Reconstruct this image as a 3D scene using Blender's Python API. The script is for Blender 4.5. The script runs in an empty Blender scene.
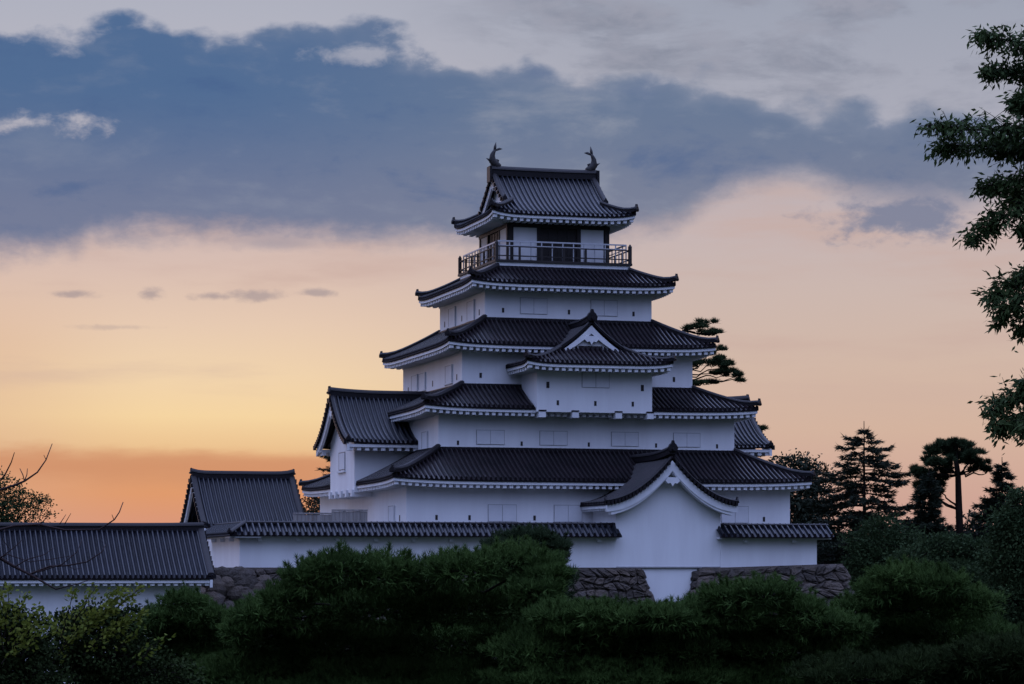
import bpy, math, random
import numpy as np
from mathutils import Vector, Matrix

R = math.radians
scene = bpy.context.scene
col = scene.collection
rnd = random.Random(7)
rng = np.random.default_rng(11)

# ------------------------------------------------------------------ camera
CAM_Z = 6.5                       # eye level; the keep's terrace is at the same height
F_PX, HOR = 2600.0, 567.0
cam_d = bpy.data.cameras.new('camera')
cam = bpy.data.objects.new('camera', cam_d); col.objects.link(cam)
cam.location = (0, 0, CAM_Z); cam.rotation_euler = (R(90), 0, 0)
cam_d.sensor_width = 36.0; cam_d.lens = 36.0 * F_PX / 1024.0
cam_d.shift_y = (HOR - 342.0) / 1024.0
cam_d.clip_start = 0.5; cam_d.clip_end = 20000
scene.camera = cam
scene.view_settings.view_transform = 'Standard'
scene.view_settings.look = 'None'
scene.view_settings.exposure = 0.0
scene.view_settings.gamma = 1.0
scene.view_settings.use_curve_mapping = False

# ------------------------------------------------------------------ world: dusk sky
def s2l(c):
    out = []
    for v in c:
        v = v / 255.0
        out.append(v / 12.92 if v <= 0.04045 else ((v + 0.055) / 1.055) ** 2.4)
    return (out[0], out[1], out[2], 1.0)

world = bpy.data.worlds.new('World'); scene.world = world; world.use_nodes = True
class NT:
    """tiny helper for node graphs"""
    def __init__(s, tree): s.t = tree; s.n = tree.nodes; s.l = tree.links
    def set(s, sock, v):
        if hasattr(v, 'is_output'): s.l.new(v, sock)
        else: sock.default_value = v
    def m(s, op, a, b=None, c=None, clamp=False):
        n = s.n.new('ShaderNodeMath'); n.operation = op; n.use_clamp = clamp
        for i, v in enumerate((a, b, c)):
            if v is not None: s.set(n.inputs[i], v)
        return n.outputs[0]
    def smooth(s, v, a, b):
        n = s.n.new('ShaderNodeMapRange'); n.interpolation_type = 'SMOOTHSTEP'
        s.set(n.inputs['Value'], v); s.set(n.inputs['From Min'], a); s.set(n.inputs['From Max'], b)
        n.inputs['To Min'].default_value = 0; n.inputs['To Max'].default_value = 1
        return n.outputs[0]
    def lin(s, v, a, b, c=0.0, d=1.0):
        n = s.n.new('ShaderNodeMapRange')
        s.set(n.inputs['Value'], v); s.set(n.inputs['From Min'], a); s.set(n.inputs['From Max'], b)
        n.inputs['To Min'].default_value = c; n.inputs['To Max'].default_value = d
        return n.outputs[0]
    def mix(s, f, a, b):
        n = s.n.new('ShaderNodeMix'); n.data_type = 'RGBA'; n.clamp_factor = True
        s.set(n.inputs[0], f); s.set(n.inputs[6], a); s.set(n.inputs[7], b)
        return n.outputs[2]
    def ramp(s, f, stops, interp='LINEAR'):
        n = s.n.new('ShaderNodeValToRGB'); e = n.color_ramp.elements; n.color_ramp.interpolation = interp
        while len(e) < len(stops): e.new(0.5)
        for i, (p, c) in enumerate(stops): e[i].position = p; e[i].color = c
        s.set(n.inputs[0], f); return n.outputs[0]
    def noise(s, vec, scale, detail=5, rough=0.55, dist=0.0):
        n = s.n.new('ShaderNodeTexNoise'); n.inputs['Scale'].default_value = scale
        n.inputs['Detail'].default_value = detail; n.inputs['Roughness'].default_value = rough
        n.inputs['Distortion'].default_value = dist
        s.l.new(vec, n.inputs['Vector']); return n.outputs['Fac']
    def comb(s, x, y, z):
        n = s.n.new('ShaderNodeCombineXYZ')
        for i, v in enumerate((x, y, z)): s.set(n.inputs[i], v)
        return n.outputs[0]

SUN_AZ, SUN_EL = R(-52), R(3.0)   # the glow sits left of the frame and behind the keep
g = NT(world.node_tree); g.n.clear()
tc = g.n.new('ShaderNodeTexCoord'); sep = g.n.new('ShaderNodeSeparateXYZ')
g.l.new(tc.outputs['Generated'], sep.inputs[0])
dx, dy, dz = sep.outputs
DEG = 180 / math.pi
el = g.m('MULTIPLY', g.m('ARCSINE', dz), DEG)
az = g.m('MULTIPLY', g.m('ARCTAN2', dx, dy), DEG)
# base gradient by elevation, left and right of the view
def el_ramp(stops):   # stops: (deg, sRGB)
    return g.ramp(g.lin(el, 0.0, 20.0), [(d / 20.0, s2l(c)) for d, c in stops], 'LINEAR')
left = el_ramp([(0.0, (210, 150, 134)), (1.0, (220, 153, 122)), (1.6, (226, 156, 110)), (2.2, (226, 162, 116)), (2.6, (238, 196, 146)), (3.3, (248, 215, 164)), (4.2, (243, 213, 175)),
                (5.3, (233, 204, 180)), (6.5, (219, 192, 180)), (7.6, (207, 186, 184)), (9.5, (192, 187, 195)), (12.0, (178, 180, 194)), (20.0, (120, 128, 150))])
right = el_ramp([(0.0, (204, 160, 149)), (1.5, (209, 167, 152)), (3.0, (214, 181, 161)), (4.4, (212, 185, 169)), (6.0, (206, 185, 177)),
                 (7.6, (198, 182, 183)), (9.5, (174, 174, 187)), (12.0, (160, 165, 181)), (20.0, (120, 128, 150))])
base = g.mix(g.smooth(az, -5.5, 4.5), left, right)
edge_l = g.m('MULTIPLY', g.smooth(az, -7.5, -12.0), g.smooth(el, 7.0, 4.5))
base = g.mix(g.m('MULTIPLY', edge_l, 0.45), base, s2l((216, 172, 146)))
# stretched coordinates for clouds: azimuth, elevation in degrees
cv = g.comb(g.m('MULTIPLY', az, 0.55), 0.0, el)
cv2 = g.comb(g.m('MULTIPLY', az, 0.16), 3.0, el)
cv3 = g.comb(g.m('MULTIPLY', az, 0.30), 7.0, el)
nA = g.noise(cv, 0.42, 8, 0.58, 0.15)
nB = g.noise(cv, 1.5, 7, 0.6, 0.2)
nC = g.noise(cv, 4.5, 5, 0.6, 0.3)
nS = g.noise(cv2, 0.9, 6, 0.55, 0.1)
nT = g.noise(cv3, 0.85, 8, 0.62, 0.25)
nBig = g.noise(cv, 0.16, 4, 0.5, 0.0)
def lumps(vec, scale):          # cauliflower bulges
    n = g.n.new('ShaderNodeTexVoronoi'); n.feature = 'F1'; n.inputs['Scale'].default_value = scale
    n.inputs['Detail'].default_value = 1.0; n.inputs['Roughness'].default_value = 0.55
    g.l.new(vec, n.inputs['Vector']); return n.outputs['Distance']
vL = g.m('SUBTRACT', 0.45, lumps(cv, 1.15))
def px_el(y): return math.degrees(math.atan((HOR - y) / F_PX))
def px_az(x): return math.degrees(math.atan((x - 512.0) / F_PX))
def curve(pts):       # elevation (deg) of a cloud outline as a function of azimuth
    ff = g.lin(az, -14.0, 14.0)
    st = [((px_az(x) + 14) / 28.0, (px_el(y) / 20.0,) * 3 + (1,)) for x, y in pts]
    return g.m('MULTIPLY', g.ramp(ff, st, 'LINEAR'), 20.0)
def cen(n, k): return g.m('MULTIPLY', g.m('SUBTRACT', n, 0.5), k)
def blob(x, y, rx, ry, soft=1.0, wamp=1.4):
    a = g.m('DIVIDE', g.m('SUBTRACT', az, px_az(x)), rx * 0.022)
    b = g.m('DIVIDE', g.m('SUBTRACT', el, px_el(y)), ry * 0.022)
    r = g.m('SQRT', g.m('ADD', g.m('MULTIPLY', a, a), g.m('MULTIPLY', b, b)))
    r = g.m('ADD', r, g.m('ADD', cen(nB, wamp * 1.9), cen(nC, wamp * 0.9)))
    return g.m('SUBTRACT', 1.0, g.smooth(r, 1.0 - soft * 0.7, 1.0 + soft * 0.3))
# low dusky streak over the glow
e1 = g.m('ADD', g.m('ADD', el, g.m('MULTIPLY', az, 0.025)), g.m('ADD', cen(nS, 1.3), cen(nB, 0.25)))
st1 = g.m('MULTIPLY', g.smooth(e1, 1.2, 2.0), g.m('SUBTRACT', 1.0, g.smooth(e1, 2.12, 2.5)))
st1 = g.m('MULTIPLY', st1, g.m('SUBTRACT', 1.0, g.smooth(az, -5.0, 1.0)))
base = g.mix(g.m('MULTIPLY', st1, 0.8), base, s2l((210, 146, 108)))
# soft horizontal veils
veil = g.m('MULTIPLY', g.smooth(nS, 0.46, 0.72), g.m('MULTIPLY', g.smooth(el, 2.6, 5.5), g.smooth(el, 9.2, 7.6)))
base = g.mix(g.m('MULTIPLY', veil, 0.7), base, s2l((202, 172, 162)))
# thin grey cloud field above the bank
upm = g.m('MULTIPLY', g.smooth(g.m('ADD', nT, cen(nB, 0.35)), 0.40, 0.62), g.smooth(el, 9.0, 10.4))
upm = g.m('MULTIPLY', upm, g.smooth(az, -3.0, 1.5))
base = g.mix(g.m('MULTIPLY', upm, 0.95), base, g.mix(g.smooth(nB, .35, .65), s2l((136, 141, 158)), s2l((156, 158, 173))))
# the big cloud bank
up = curve([(-60, 30), (0, 22), (30, 21), (60, 22), (100, 19), (140, 9), (165, 13), (172, 26), (215, 22), (260, 18), (300, 11), (330, 7), (365, 10), (400, 18), (430, 24), (470, 42),
            (500, 56), (525, 56), (560, 62), (610, 66), (640, 64), (690, 58), (730, 72), (770, 86), (800, 88), (860, 88), (940, 102), (1010, 106), (1080, 100)])
lo = curve([(-60, 272), (0, 264), (60, 258), (78, 254), (92, 244), (160, 238), (240, 238), (330, 242), (430, 246), (520, 244), (600, 240), (680, 226), (715, 202),
            (745, 182), (800, 180), (825, 192), (850, 202), (890, 206), (930, 210), (965, 210), (1000, 198), (1080, 192)])
wob = g.m('ADD', g.m('ADD', cen(nA, 0.7), cen(nB, 0.7)), g.m('ADD', cen(nC, 0.35), g.m('MULTIPLY', vL, 0.75)))
wob2 = g.m('ADD', g.m('ADD', cen(nA, 0.9), cen(nB, 0.9)), cen(nC, 0.3))
d_up = g.m('ADD', g.m('SUBTRACT', up, el), wob)
d_lo = g.m('ADD', g.m('SUBTRACT', el, lo), g.m('MULTIPLY', wob2, 0.9))
bank = g.m('MULTIPLY', g.smooth(d_up, -0.12, 0.34), g.smooth(d_lo, -0.35, 0.55))
hole = g.m('MULTIPLY', blob(30, 131, 60, 9, 1.6, 2.2), 0.9)
for b_ in ((365, 54, 50, 8, 1.5, 2.0), (455, 40, 60, 16, 1.5, 2.2)):
    hole = g.m('MAXIMUM', hole, g.m('MULTIPLY', blob(*b_), 0.7))
bank = g.m('MULTIPLY', bank, g.m('SUBTRACT', 1.0, hole))
c_l = g.mix(g.smooth(el, px_el(240), px_el(80)), s2l((116, 124, 152)), s2l((80, 108, 148)))
c_r = g.mix(g.smooth(el, px_el(230), px_el(90)), s2l((124, 130, 153)), s2l((104, 121, 150)))
bc = g.mix(g.smooth(az, -7.5, 2.5), c_l, c_r)
tex = g.m('ADD', g.m('MULTIPLY', nT, 0.6), g.m('ADD', g.m('MULTIPLY', nB, 0.25), g.m('MULTIPLY', nA, 0.25)))
bc = g.mix(g.m('MULTIPLY', g.smooth(tex, 0.55, 0.72), g.lin(az, -9.0, 4.0, 0.22, 0.75)), bc, s2l((148, 154, 170)))
bc = g.mix(g.m('MULTIPLY', g.smooth(tex, 0.54, 0.40), 0.55), bc, s2l((70, 97, 142)))
rim = g.m('MULTIPLY', g.m('SUBTRACT', 1.0, g.smooth(d_up, 0.1, 0.75)), g.smooth(az, -9.0, 1.0))
bc = g.mix(g.m('MULTIPLY', rim, 0.35), bc, s2l((150, 156, 174)))
base = g.mix(bank, base, bc)
# small stray clouds
small = None
for b_ in ((150, 297, 13, 8), (215, 298, 22, 4), (255, 297, 34, 6), (315, 294, 18, 4), (70, 298, 26, 4), (120, 330, 40, 3), (275, 246, 40, 8), (900, 221, 74, 23)):
    q = g.m('MULTIPLY', blob(*b_, soft=1.1, wamp=1.5), 0.9 if b_[0] == 900 else (0.35 if b_[0] in (275, 120) else 0.7))
    small = q if small is None else g.m('MAXIMUM', small, q)
base = g.mix(small, base, g.mix(g.smooth(el, 5.8, 7.2), s2l((166, 150, 152)), s2l((122, 129, 154))))
# the rest of the dome: blue-grey overcast overhead, dim blue dusk behind the viewer
dome = g.ramp(g.lin(el, 0.0, 90.0), [(0.0, (0.03, 0.04, 0.06, 1)), (0.12, (0.08, 0.10, 0.18, 1)), (0.30, (0.54, 0.68, 1.26, 1)), (0.6, (1.18, 1.45, 2.62, 1)), (1.0, (1.22, 1.50, 2.66, 1))])
behind = g.smooth(g.m('ABSOLUTE', az), 60.0, 105.0)
overhead = g.smooth(el, 14.0, 30.0)
full = g.mix(g.m('MAXIMUM', behind, overhead), base, dome)
# warm afterglow out of frame on the left
aw = g.m('ABSOLUTE', g.m('SUBTRACT', az, -52.0))
glow = g.m('MULTIPLY', g.m('SUBTRACT', 1.0, g.smooth(aw, 8.0, 55.0)), g.m('SUBTRACT', 1.0, g.smooth(el, 4.0, 26.0)))
glow = g.m('MULTIPLY', glow, g.smooth(g.m('MULTIPLY', az, -1.0), 13.0, 30.0))
full = g.mix(g.m('MULTIPLY', glow, 0.85), full, (1.20, 0.92, 0.98, 1))
below = g.smooth(el, -0.6, -3.0)
full = g.mix(below, full, (0.012, 0.013, 0.014, 1))
sky = g.n.new('ShaderNodeTexSky'); sky.sky_type = 'NISHITA'; sky.sun_disc = False
sky.sun_elevation = SUN_EL; sky.sun_rotation = SUN_AZ
bg1 = g.n.new('ShaderNodeBackground'); g.l.new(full, bg1.inputs[0]); bg1.inputs[1].default_value = 1.0
bg2 = g.n.new('ShaderNodeBackground'); g.l.new(sky.outputs[0], bg2.inputs[0]); bg2.inputs[1].default_value = 0.05
mixs = g.n.new('ShaderNodeMixShader'); mixs.inputs[0].default_value = 0.03
g.l.new(bg1.outputs[0], mixs.inputs[1]); g.l.new(bg2.outputs[0], mixs.inputs[2])
wo = g.n.new('ShaderNodeOutputWorld'); g.l.new(mixs.outputs[0], wo.inputs[0])

# ------------------------------------------------------------------ sun (last glow through the haze)
sd = bpy.data.lights.new('sun', 'SUN'); sd.energy = 0.14; sd.angle = R(12); sd.color = (1.0, 0.70, 0.68)
so = bpy.data.objects.new('sun', sd); col.objects.link(so)
sdir = Vector((math.sin(SUN_AZ) * math.cos(SUN_EL), math.cos(SUN_AZ) * math.cos(SUN_EL), math.sin(SUN_EL)))
so.rotation_euler = sdir.to_track_quat('Z', 'Y').to_euler()

# ------------------------------------------------------------------ materials
def mat(name, c, rough=0.7, spec=0.4, var=None, bump=0.0, scale=4.0, stretch=(1, 1, 1), metal=0.0, amt=0.5):
    m = bpy.data.materials.new(name); m.use_nodes = True
    t = NT(m.node_tree); b = m.node_tree.nodes['Principled BSDF']
    b.inputs['Roughness'].default_value = rough; b.inputs['Specular IOR Level'].default_value = spec
    b.inputs['Metallic'].default_value = metal
    co = t.n.new('ShaderNodeTexCoord'); mp = t.n.new('ShaderNodeMapping'); mp.inputs['Scale'].default_value = stretch
    t.l.new(co.outputs['Object'], mp.inputs[0])
    n = t.noise(mp.outputs[0], scale, 6, 0.6)
    if var is None: var = tuple(v * 0.75 for v in c)
    fac = t.smooth(n, 0.5 - amt * 0.5, 0.5 + amt * 0.5)
    t.l.new(t.mix(fac, (*c, 1), (*var, 1)), b.inputs['Base Color'])
    if bump:
        bp = t.n.new('ShaderNodeBump'); bp.inputs['Strength'].default_value = bump; bp.inputs['Distance'].default_value = 0.05
        n2 = t.noise(mp.outputs[0], scale * 5, 5, 0.6); t.l.new(n2, bp.inputs['Height']); t.l.new(bp.outputs[0], b.inputs['Normal'])
    return m
def leafmat(name, a, b2, rough=0.55, spec=0.25, trans=0.0):
    m = bpy.data.materials.new(name); m.use_nodes = True
    t = NT(m.node_tree); b = m.node_tree.nodes['Principled BSDF']
    b.inputs['Roughness'].default_value = rough; b.inputs['Specular IOR Level'].default_value = spec
    ge = t.n.new('ShaderNodeNewGeometry')
    co = t.n.new('ShaderNodeTexCoord')
    n = t.noise(co.outputs['Object'], 0.9, 3, 0.5)
    f = t.m('ADD', t.m('MULTIPLY', ge.outputs['Random Per Island'], 0.55), t.m('MULTIPLY', t.smooth(n, 0.35, 0.65), 0.45))
    colr = t.mix(f, (*a, 1), (*b2, 1)); t.l.new(colr, b.inputs['Base Color'])
    if trans:
        tr = t.n.new('ShaderNodeBsdfTranslucent'); t.l.new(colr, tr.inputs[0])
        ms = t.n.new('ShaderNodeMixShader'); ms.inputs[0].default_value = trans
        t.l.new(b.outputs[0], ms.inputs[1]); t.l.new(tr.outputs[0], ms.inputs[2])
        t.l.new(ms.outputs[0], t.n['Material Output'].inputs[0])
    return m
M = {}
M['plaster'] = mat('white_plaster', (0.76, 0.77, 0.79), 0.85, 0.2, (0.67, 0.67, 0.69), 0.12, 0.8, (1.3, 1.3, 0.2), amt=0.6)
M['plaster_trim'] = mat('white_trim', (0.70, 0.71, 0.73), 0.85, 0.2, (0.60, 0.61, 0.64), 0.1, 2.0)
M['tile'] = mat('fired_roof_tile', (0.017, 0.012, 0.015), 0.32, 0.27, (0.006, 0.005, 0.007), 0.25, 0.9, amt=0.5)
M['tile_grey'] = mat('grey_roof_tile', (0.014, 0.016, 0.024), 0.32, 0.30, (0.006, 0.007, 0.011), 0.25, 0.9, amt=0.5)
M['tile_end'] = mat('tile_ends', (0.012, 0.010, 0.012), 0.9, 0.05)
M['ridge'] = mat('ridge_tile', (0.012, 0.010, 0.013), 0.5, 0.2, (0.008, 0.007, 0.009), 0.2, 3.0)
M['wood'] = mat('dark_wood', (0.022, 0.018, 0.018), 0.6, 0.35, (0.014, 0.011, 0.011), 0.2, 5.0, (4, 4, 0.5))
M['wood_grey'] = mat('weathered_boards', (0.30, 0.28, 0.27), 0.8, 0.25, (0.18, 0.165, 0.16), 0.3, 2.0, (3, 3, 0.3))
M['seam'] = mat('grey_seam', (0.34, 0.34, 0.36), 0.8, 0.2)  # grey lines round the shutters and along the bay's foot
M['shutter'] = mat('white_shutter', (0.66, 0.67, 0.70), 0.8, 0.2, (0.60, 0.61, 0.64), 0.05, 2.0)
M['metal'] = mat('galvanised_rail', (0.46, 0.47, 0.50), 0.5, 0.5, (0.38, 0.39, 0.43), 0.0, 4.0, metal=0.1)
M['bronze'] = mat('dark_bronze', (0.03, 0.027, 0.028), 0.6, 0.3, (0.018, 0.016, 0.016), 0.2, 6.0)
M['stone'] = None
def stonemat():
    m = bpy.data.materials.new('rubble_stone'); m.use_nodes = True
    t = NT(m.node_tree); b = m.node_tree.nodes['Principled BSDF']; b.inputs['Roughness'].default_value = 0.9
    ge = t.n.new('ShaderNodeNewGeometry'); co = t.n.new('ShaderNodeTexCoord')
    n = t.noise(co.outputs['Object'], 2.2, 8, 0.65)
    c = t.mix(ge.outputs['Random Per Island'], (0.034, 0.027, 0.022, 1), (0.12, 0.092, 0.074, 1))
    c = t.mix(t.smooth(n, 0.4, 0.7), c, (0.085, 0.072, 0.066, 1)); t.l.new(c, b.inputs['Base Color'])
    bp = t.n.new('ShaderNodeBump'); bp.inputs['Strength'].default_value = 1.0; bp.inputs['Distance'].default_value = 0.16
    t.l.new(t.noise(co.outputs['Object'], 6.0, 6, 0.65), bp.inputs['Height']); t.l.new(bp.outputs[0], b.inputs['Normal'])
    return m
M['stone'] = stonemat()
M['earth'] = mat('dark_earth', (0.035, 0.030, 0.024), 0.95, 0.1, (0.02, 0.018, 0.014), 0.4, 1.5)
M['grass'] = mat('ground_grass', (0.030, 0.040, 0.016), 0.95, 0.1, (0.016, 0.022, 0.010), 0.4, 0.6)
M['gravel'] = mat('terrace_gravel', (0.20, 0.18, 0.16), 0.95, 0.1, (0.13, 0.12, 0.10), 0.4, 2.0)
M['bark'] = mat('bark', (0.022, 0.017, 0.014), 0.95, 0.05, (0.012, 0.009, 0.008), 0.6, 3.0, (2, 2, 0.5))
M['twig'] = mat('bare_twig', (0.026, 0.015, 0.015), 0.85, 0.2, (0.025, 0.015, 0.015), 0.3, 5.0)
M['pine'] = leafmat('pine_needles', (0.026, 0.050, 0.013), (0.070, 0.120, 0.030), rough=.8, spec=.06)
M['pine_dark'] = leafmat('dark_needles', (0.018, 0.030, 0.014), (0.036, 0.056, 0.024), rough=.8, spec=.06)
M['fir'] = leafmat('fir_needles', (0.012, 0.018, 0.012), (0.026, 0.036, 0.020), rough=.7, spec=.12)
M['leaf'] = leafmat('broad_leaves', (0.018, 0.034, 0.014), (0.042, 0.066, 0.026), rough=.8, spec=.06, trans=0.15)
M['leaf_light'] = leafmat('yellow_green_leaves', (0.05, 0.085, 0.012), (0.16, 0.18, 0.03), rough=.7, spec=.1, trans=0.3)
M['leaf_over'] = leafmat('hanging_leaves', (0.026, 0.046, 0.016), (0.066, 0.10, 0.034), rough=.7, spec=.1, trans=0.2)
M['leaf_low'] = leafmat('shade_toned_leaves', (0.014, 0.022, 0.008), (0.030, 0.046, 0.014), rough=.85, spec=.04)  # darker leaf green, with the shade of low foliage put into the colour

# ------------------------------------------------------------------ object helpers
TH = R(16.27); CX, CY = 1.68, 139.0       # the castle's own axes: X along its front, Y away from us
cu, su = math.cos(TH), math.sin(TH)
def cw(X, Y, h=0.0): return Vector((CX + cu * X - su * Y, CY + su * X + cu * Y, CAM_Z + h))

def tag(o, label=None, cat=None, group=None, kind=None):
    if label: o['label'] = label
    if cat: o['category'] = cat
    if group: o['group'] = group
    if kind: o['kind'] = kind
    return o
def thing(name, label, cat, loc, rz=0.0, group=None):
    o = bpy.data.objects.new(name, None); col.objects.link(o)
    o.location = loc; o.rotation_euler = (0, 0, rz); o.empty_display_size = 0.5
    return tag(o, label, cat, group)
class MB:
    """collects vertices and faces of one mesh"""
    def __init__(s, off=(0, 0, 0)): s.v = []; s.f = []; s.o = off; s.m2 = []
    def pt(s, p): s.v.append((p[0] - s.o[0], p[1] - s.o[1], p[2] - s.o[2])); return len(s.v) - 1
    def poly(s, pts): s.f.append([s.pt(p) for p in pts])
    def box(s, x0, x1, y0, y1, z0, z1):
        i = [s.pt(p) for p in ((x0, y0, z0), (x1, y0, z0), (x1, y1, z0), (x0, y1, z0), (x0, y0, z1), (x1, y0, z1), (x1, y1, z1), (x0, y1, z1))]
        for q in ((3, 2, 1, 0), (4, 5, 6, 7), (0, 1, 5, 4), (1, 2, 6, 5), (2, 3, 7, 6), (3, 0, 4, 7)): s.f.append([i[k] for k in q])
    def prism(s, bottom, top):
        n = len(bottom); a = [s.pt(p) for p in bottom]; b = [s.pt(p) for p in top]
        s.f.append(a[::-1]); s.f.append(b)
        for k in range(n): s.f.append([a[k], a[(k + 1) % n], b[(k + 1) % n], b[k]])
    def rings(s, rings, close=True, caps=True):
        ids = [[s.pt(p) for p in r] for r in rings]
        n = len(ids[0])
        for a, b in zip(ids, ids[1:]):
            for k in range(n if close else n - 1): s.f.append([a[k], a[(k + 1) % n], b[(k + 1) % n], b[k]])
        if caps: s.f.append(ids[0][::-1]); s.f.append(ids[-1])
    def tube(s, pts, rad, n=6):
        pts = [Vector(p) for p in pts]; rs = []
        if not hasattr(rad, '__len__'): rad = [rad] * len(pts)
        for i, p in enumerate(pts):
            d = (pts[min(i + 1, len(pts) - 1)] - pts[max(i - 1, 0)]).normalized()
            a = d.cross(Vector((0, 0, 1)));
            if a.length < 1e-3: a = Vector((1, 0, 0))
            a.normalize(); b = a.cross(d)
            rs.append([p + (a * math.cos(2 * math.pi * k / n) + b * math.sin(2 * math.pi * k / n)) * rad[i] for k in range(n)])
        s.rings(rs)
    def sweep(s, pts, w, h, z_off=0.0):
        """ridge-like bar: rounded-top section swept along a polyline (section kept upright)"""
        pts = [Vector(p) for p in pts]; rs = []
        for i, p in enumerate(pts):
            d = pts[min(i + 1, len(pts) - 1)] - pts[max(i - 1, 0)]; d.z = 0; d.normalize()
            a = Vector((-d.y, d.x, 0)); z = Vector((0, 0, 1)); q = p + z * z_off
            rs.append([q - a * w / 2, q - a * w / 2 + z * h * .6, q - a * w * .62 + z * h * .62, q - a * w * .5 + z * h * .8, q - a * w * .25 + z * h, q + a * w * .25 + z * h,
                       q + a * w * .5 + z * h * .8, q + a * w * .62 + z * h * .62, q + a * w / 2 + z * h * .6, q + a * w / 2])
        s.rings(rs)
    def build(s, name, m, parent=None, smooth=False):
        me = bpy.data.meshes.new(name); me.from_pydata(s.v, [], s.f); me.materials.append(m); me.update()
        if s.m2:
            me.materials.append(M['tile_end'])
            for k in s.m2: me.polygons[k].material_index = 1
        if smooth: me.polygons.foreach_set('use_smooth', [True] * len(me.polygons))
        o = bpy.data.objects.new(name, me); col.objects.link(o)
        if parent: o.parent = parent
        return o
def tris_obj(name, V, nper, m, parent=None, kind=None):
    """V: (n, nper, 3) array, each row one loose polygon"""
    n = V.shape[0]; me = bpy.data.meshes.new(name)
    me.vertices.add(n * nper); me.vertices.foreach_set('co', V.astype(np.float32).ravel())
    me.loops.add(n * nper); me.loops.foreach_set('vertex_index', np.arange(n * nper, dtype=np.int32))
    me.polygons.add(n); me.polygons.foreach_set('loop_start', np.arange(0, n * nper, nper, dtype=np.int32))
    me.polygons.foreach_set('loop_total', np.full(n, nper, dtype=np.int32))
    me.materials.append(m); me.update(calc_edges=True); me.validate()
    o = bpy.data.objects.new(name, me); col.objects.link(o)
    if parent: o.parent = parent
    if kind: o['kind'] = kind
    return o

# ------------------------------------------------------------------ roofs
def frame_side(side, L):
    """(e, r, z) -> castle coords; e runs along the eave, r inward from an eave line at distance L from centre"""
    if side == 'front': return lambda e, r, z: (e, -L + r, z)
    if side == 'back': return lambda e, r, z: (-e, L - r, z)
    if side == 'left': return lambda e, r, z: (-L + r, -e, z)
    if side == 'right': return lambda e, r, z: (L - r, e, z)
def shift(fr, x, y): return lambda e, r, z: (fr(e, r, z)[0] + x, fr(e, r, z)[1] + y, z)
def tile_slope(mb, fr, e0, e1, rmin, rmax, zf, pitch=0.25, steps=9, rad=0.062, anchor=0.0, edge=0.10):
    k0 = math.floor((e0 - anchor) / pitch) - 1; k1 = math.ceil((e1 - anchor) / pitch) + 1
    es = []
    for k in range(k0, k1 + 1):
        c = anchor + k * pitch
        for o, h in ((-pitch / 2, -.045), (-rad, 0.0), (-rad * .92, rad * 1.2), (-rad * .38, rad * 2.1), (rad * .38, rad * 2.1), (rad * .92, rad * 1.2), (rad, 0.0)):
            if e0 - 1e-6 <= c + o <= e1 + 1e-6: es.append((c + o, h))
    es = [(e0, 0.0)] + es + [(e1, 0.0)]
    prev = None
    for e, h in es:
        a, b = rmin(e), rmax(e)
        colm = []
        if b - a < 0.005: b = a + 0.005
        if edge: colm.append(mb.pt(fr(e, a, zf(e, a) - edge)))
        for i in range(steps + 1):
            r = a + (b - a) * i / steps
            colm.append(mb.pt(fr(e, r, zf(e, r) + h)))
        if prev:
            for i in range(len(colm) - 1):
                if i == 0 and edge: mb.m2.append(len(mb.f))
                mb.f.append([prev[i], colm[i], colm[i + 1], prev[i + 1]])
        prev = colm
def eave(mb, fr, e0, e1, depth, zf, pitch=0.335, drop=0.10, face=0.15, tooth=0.17, inset=0.05, mit0=True, mit1=True, teeth=True):
    """white fascia board, soffit and rafter ends below a tiled edge"""
    n = max(2, int((e1 - e0) / 0.5)); prev = None
    for i in range(n + 1):
        e = e0 + (e1 - e0) * i / n
        zt = zf(e, 0) - drop
        din = depth
        lim = 1e9
        if mit0: lim = min(lim, e - e0 + inset)
        if mit1: lim = min(lim, e1 - e + inset)
        din = max(min(depth, lim), inset + 0.02)
        c = [mb.pt(fr(e, inset, zt)), mb.pt(fr(e, inset, zt - face)), mb.pt(fr(e, din, zt - face)), mb.pt(fr(e, din, zt))]
        if prev:
            for k in range(4): mb.f.append([prev[k], c[k], c[(k + 1) % 4], prev[(k + 1) % 4]])
        else: mb.f.append(c)
        prev = c
    mb.f.append(prev[::-1])
    if teeth:
        n = int((e1 - e0) / pitch)
        for i in range(n):
            e = e0 + (e1 - e0) * (i + .5) / n
            zt = zf(e, 0) - drop - face + 0.004
            w = pitch * 0.27; d0 = inset + 0.06
            lim = depth + 0.05
            if mit0: lim = min(lim, max(e - e0, .25))
            if mit1: lim = min(lim, max(e1 - e, .25))
            bt = [fr(e - w, d0, zt - tooth), fr(e + w, d0, zt - tooth), fr(e + w, lim, zt - tooth), fr(e - w, lim, zt - tooth)]
            tp = [(p[0], p[1], zt) for p in bt]
            mb.prism(bt, tp)
def ornament(mb, p, d, s=1.0):
    """demon-tile: flared end plate with a curled horn, facing direction d"""
    p = Vector(p); d = Vector((d[0], d[1], 0)).normalized(); a = Vector((-d.y, d.x, 0)); z = Vector((0, 0, 1))
    out = [(-.26, -.10), (-.30, .12), (-.20, .30), (-.10, .38), (-.05, .54), (.05, .54), (.10, .38), (.20, .30), (.30, .12), (.26, -.10)]
    mb.prism([p + a * x * s + z * y * s - d * .10 * s for x, y in out], [p + a * x * s * .92 + z * y * s * .95 + d * .08 * s for x, y in out])
    mb.tube([p + z * .02 * s, p + z * .02 * s + d * .20 * s], [.085 * s, .075 * s], 8)
def hip_profile(zt, ze, run, k=0.15):
    return lambda r: ze + (zt - ze) * ((1 - k) * (r / run) + k * (r / run) ** 2)

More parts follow.
